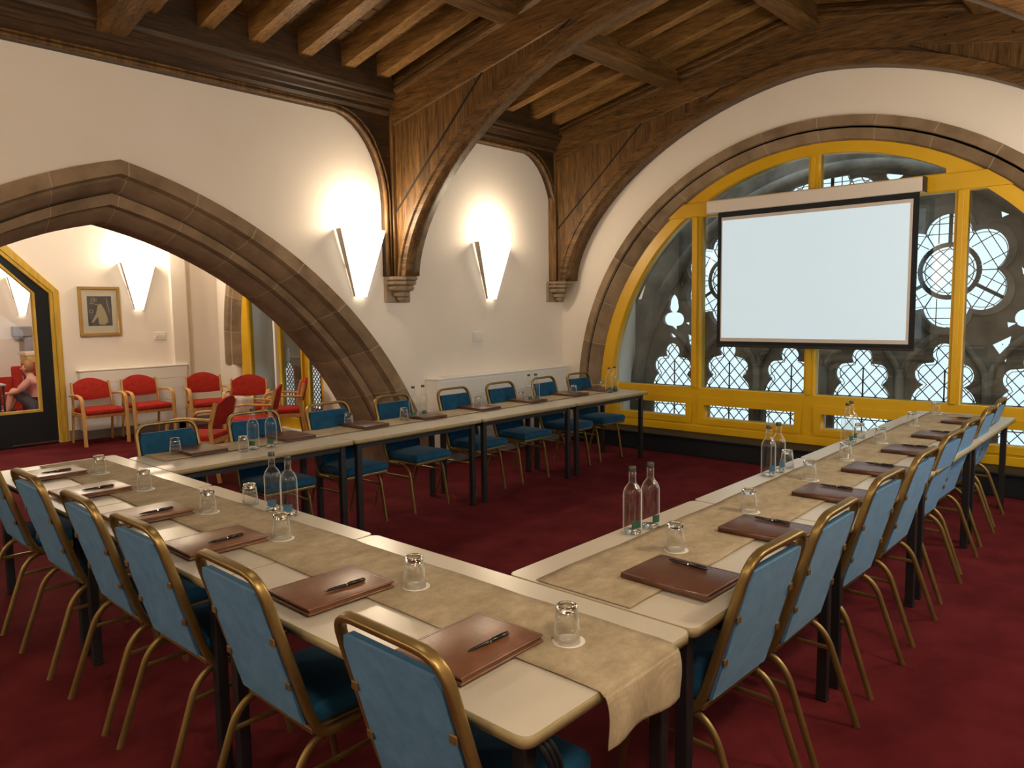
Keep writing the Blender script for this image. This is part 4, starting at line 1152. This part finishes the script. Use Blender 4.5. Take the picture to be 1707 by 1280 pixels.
# ------------------------------------------------------------------ seen through the glazed door
sconce(4.56, 17.2, 2.46, 'lit wedge-shaped wall sconce seen through the glazed door', w=.21, h=.75, power=20)
t = tag(empty('notice_board', (3.83, 17.2, 2.62)), 'small dark framed notice seen through the glazed door', 'notice')
obj('frame', box(-.13, .13, -.03, 0, -.10, .10, .006), M['gilt'], t); obj('panel', box(-.105, .105, -.034, -.028, -.075, .075), M['grey'], t)
t = tag(empty('side_table', (3.22, 14.1, 0)), 'small table with a grey-blue top and thin black legs beyond the glazed door', 'table')
obj('table_top', box(-.42, .16, -.25, .25, .60, .63, .006), plain('grey_blue_top', (.32, .42, .45), .25), t)
for sx, sy in ((.13, .2), (.13, -.2), (-.39, .2), (-.39, -.2)):
    bm = bmesh.new(); tube(bm, [(sx, sy, .0), (sx, sy, .6)], .016, .016, (0, 1, 0), 8, 2); obj('leg', bm, M['black_metal'], t, smooth=True)
t = tag(empty('red_screen_panel', (3.93, 15.7, 0)), 'red upholstered low partition beyond the glazed door', 'partition')
obj('panel', box(-.5, .0, -.03, .03, .12, .62, .02, 3), M['red'], t); obj('post', box(.0, .16, -.06, .06, 0, .80, .03, 3), M['red'], t)
obj('top_rail', box(.16, .7, -.04, .04, .62, .86, .03, 3), M['red'], t)
t = tag(empty('display_monitor', (3.55, 15.5, 0)), 'grey-violet screen on a black stand beyond the glazed door', 'monitor')
obj('screen_panel', box(-.3, .14, -.02, .02, 1.12, 1.62, .01), plain('grey_violet_screen', (.22, .21, .30), .35), t)
obj('stand', box(.09, .13, -.02, .02, .0, 1.15), M['black_metal'], t); obj('base', box(-.2, .3, -.15, .15, 0, .03, .01), M['black_metal'], t)
t = tag(empty('speaker_bracket', (4.56, 17.2, 1.28)), 'grey metal bracket with a small box on the wall beyond the glazed door', 'bracket')
obj('plate', box(-.09, .09, -.02, 0, -.35, .10, .004), M['steel'], t); obj('box', box(-.22, .10, -.22, -.02, .02, .22, .02), plain('grey_case', (.30, .29, .30), .5), t)
obj('arm', box(-.03, .10, -.16, -.02, -.30, .02, .02), plain('mid_grey_case', (.36, .36, .38), .5), t)
t = tag(empty('gold_box', (4.52, 16.2, .0)), 'yellow patterned box on a dark plinth beyond the glazed door', 'box')
obj('box_body', box(-.26, .26, -.2, .2, .60, .97, .01), mottled('yellow_pattern', (.35, .22, .02), (.62, .45, .18), 9, rough=.5), t)
obj('lid', box(-.27, .27, -.21, .21, .965, 1.03, .006), M['mount'], t)
obj('plinth', box(-.24, .24, -.18, .18, 0, .60, .01), M['black'], t)
o = obj('floor_case', box(-.28, .28, -.16, .16, 0, .09, .012), M['black_metal']); o.location = (3.62, 13.75, 0); tag(o, 'flat black case lying on the pink carpet beyond the door', 'case')

# seated person, knees drawn up, facing left in the picture
def skin_mesh(verts, edges, radii, root=0, sub=2):
    me = bpy.data.meshes.new('sk'); me.from_pydata(verts, edges, []); o = bpy.data.objects.new('sk', me); C.objects.link(o)
    md = o.modifiers.new('s', 'SKIN'); md.use_smooth_shade = True
    for v, r in zip(me.skin_vertices[0].data, radii): v.radius = (r, r) if not isinstance(r, tuple) else r
    for i, v in enumerate(me.skin_vertices[0].data): v.use_root = (i == root)
    s = o.modifiers.new('u', 'SUBSURF'); s.levels = s.render_levels = sub
    dg = bpy.context.evaluated_depsgraph_get(); r = bpy.data.meshes.new_from_object(o.evaluated_get(dg))
    bpy.data.objects.remove(o); return r
PX, PY = 4.06, 14.9
pr = tag(empty('person', (PX, PY, 0), PI - .5), 'seated person in pink top and dark trousers beyond the glazed door', 'person')
V_ = [(0, 0, .16), (-.03, 0, .32), (-.02, 0, .48), (.03, 0, .60), (.06, 0, .67), (.09, 0, .74), (.10, 0, .80), (.09, 0, .87),
      (.04, .10, .16), (.30, .13, .45), (.40, .12, .09), (.52, .12, .05),
      (.04, -.10, .16), (.28, -.13, .43), (.42, -.13, .09), (.54, -.13, .05),
      (.04, .17, .58), (.20, .24, .42), (.36, .16, .38),
      (.04, -.17, .58), (.20, -.24, .42), (.36, -.14, .38)]
E_ = [(0, 1), (1, 2), (2, 3), (3, 4), (4, 5), (5, 6), (6, 7), (0, 8), (8, 9), (9, 10), (10, 11), (0, 12), (12, 13), (13, 14), (14, 15), (3, 16), (16, 17), (17, 18), (3, 19), (19, 20), (20, 21)]
R_ = [.13, .125, .13, .11, .05, .075, .095, .07, .10, .072, .045, .035, .10, .072, .045, .035, .062, .045, .03, .062, .045, .03]
o = obj('body', skin_mesh(V_, E_, R_), M['skin'], pr, smooth=True)
top_ = [0, 1, 2, 3, 16, 17, 19, 20]
def sub(ix, extra=.012):
    m_ = {v: i for i, v in enumerate(ix)}
    return [V_[i] for i in ix], [(m_[a], m_[b_]) for a, b_ in E_ if a in m_ and b_ in m_], [R_[i] + extra for i in ix]
obj('pink_top', skin_mesh(*sub(top_)), plain('pink_cotton', (.52, .25, .22), .9), pr, smooth=True)
obj('trousers', skin_mesh(*sub([0, 8, 9, 12, 13], .014)), plain('charcoal_cloth', (.06, .055, .065), .9), pr, smooth=True)
for s in (1, -1):
    bm = bmesh.new(); bmesh.ops.create_uvsphere(bm, u_segments=14, v_segments=8, radius=1)
    for v in bm.verts:
        v.co.x *= .155; v.co.y *= .055; v.co.z = max(v.co.z, -.5) * .06 + .035
        v.co += Vector((.48, s * .125, 0))
    obj('shoe', bm, M['black'], pr, smooth=True)
    hv = [(.36, s * .15, .38), (.405, s * .135, .375)] ; he = [(0, 1)]; hr = [.026, .03]
    for k in range(4):
        b0 = len(hv); y0 = s * (.115 + .016 * k)
        hv += [(.425, y0, .372 + .006 * k), (.455 - .004 * abs(k - 1.5), y0 - s * .012, .352), (.462, y0 - s * .02, .328)]; he += [(1, b0), (b0, b0 + 1), (b0 + 1, b0 + 2)]; hr += [.0095, .0085, .007]
    b0 = len(hv); hv += [(.39, s * .105, .392), (.42, s * .088, .388)]; he += [(1, b0), (b0, b0 + 1)]; hr += [.011, .009]
    obj('hand', skin_mesh(hv, he, hr, 0, 1), M['skin'], pr, smooth=True)
bm = bmesh.new(); bmesh.ops.create_uvsphere(bm, u_segments=16, v_segments=10, radius=1)
for v in bm.verts:
    v.co.x = v.co.x * .105; v.co.y *= .098; v.co.z *= .12
    if v.co.x > .03 and v.co.z < .045: v.co.x = .03
    v.co += Vector((.085, 0, .815))
obj('hair', bm, plain('auburn_hair', (.28, .12, .04), .6), pr, smooth=True)
bm = bmesh.new(); bmesh.ops.create_uvsphere(bm, u_segments=8, v_segments=6, radius=.014, matrix=Matrix.Translation((.188, 0, .79)) @ Matrix.Diagonal((1.1, .8, 1.4, 1)))
for s in (1, -1): bmesh.ops.create_uvsphere(bm, u_segments=8, v_segments=6, radius=.016, matrix=Matrix.Translation((.10, s * .088, .79)))
obj('nose_and_ears', bm, M['skin'], pr, smooth=True)
bm = bmesh.new()
for s in (1, -1): bmesh.ops.create_uvsphere(bm, u_segments=8, v_segments=6, radius=.010, matrix=Matrix.Translation((.178, s * .034, .815)))
bx(bm, .172, .182, -.022, .022, .752, .758, .002)
obj('face_features', bm, plain('dark_features', (.10, .03, .025), .5), pr, smooth=True)

# ------------------------------------------------------------------ sky and view
wd = bpy.data.worlds.new('sky'); S.world = wd; wd.use_nodes = True
bg = wd.node_tree.nodes['Background']; bg.inputs[0].default_value = (.78, .93, 1.0, 1); bg.inputs[1].default_value = 3.4
# daylight coming in through the window added in the wall beside the camera (out of frame)
S.view_settings.view_transform = 'Standard'; S.view_settings.look = 'None'
S.view_settings.gamma = 1; S.view_settings.exposure = 0.0; S.view_settings.use_curve_mapping = False
S.cycles.use_denoising = True
S.cycles.max_bounces = 12; S.cycles.transparent_max_bounces = 24
S.cycles.caustics_reflective = False; S.cycles.caustics_refractive = False
S.cycles.sample_clamp_indirect = 6
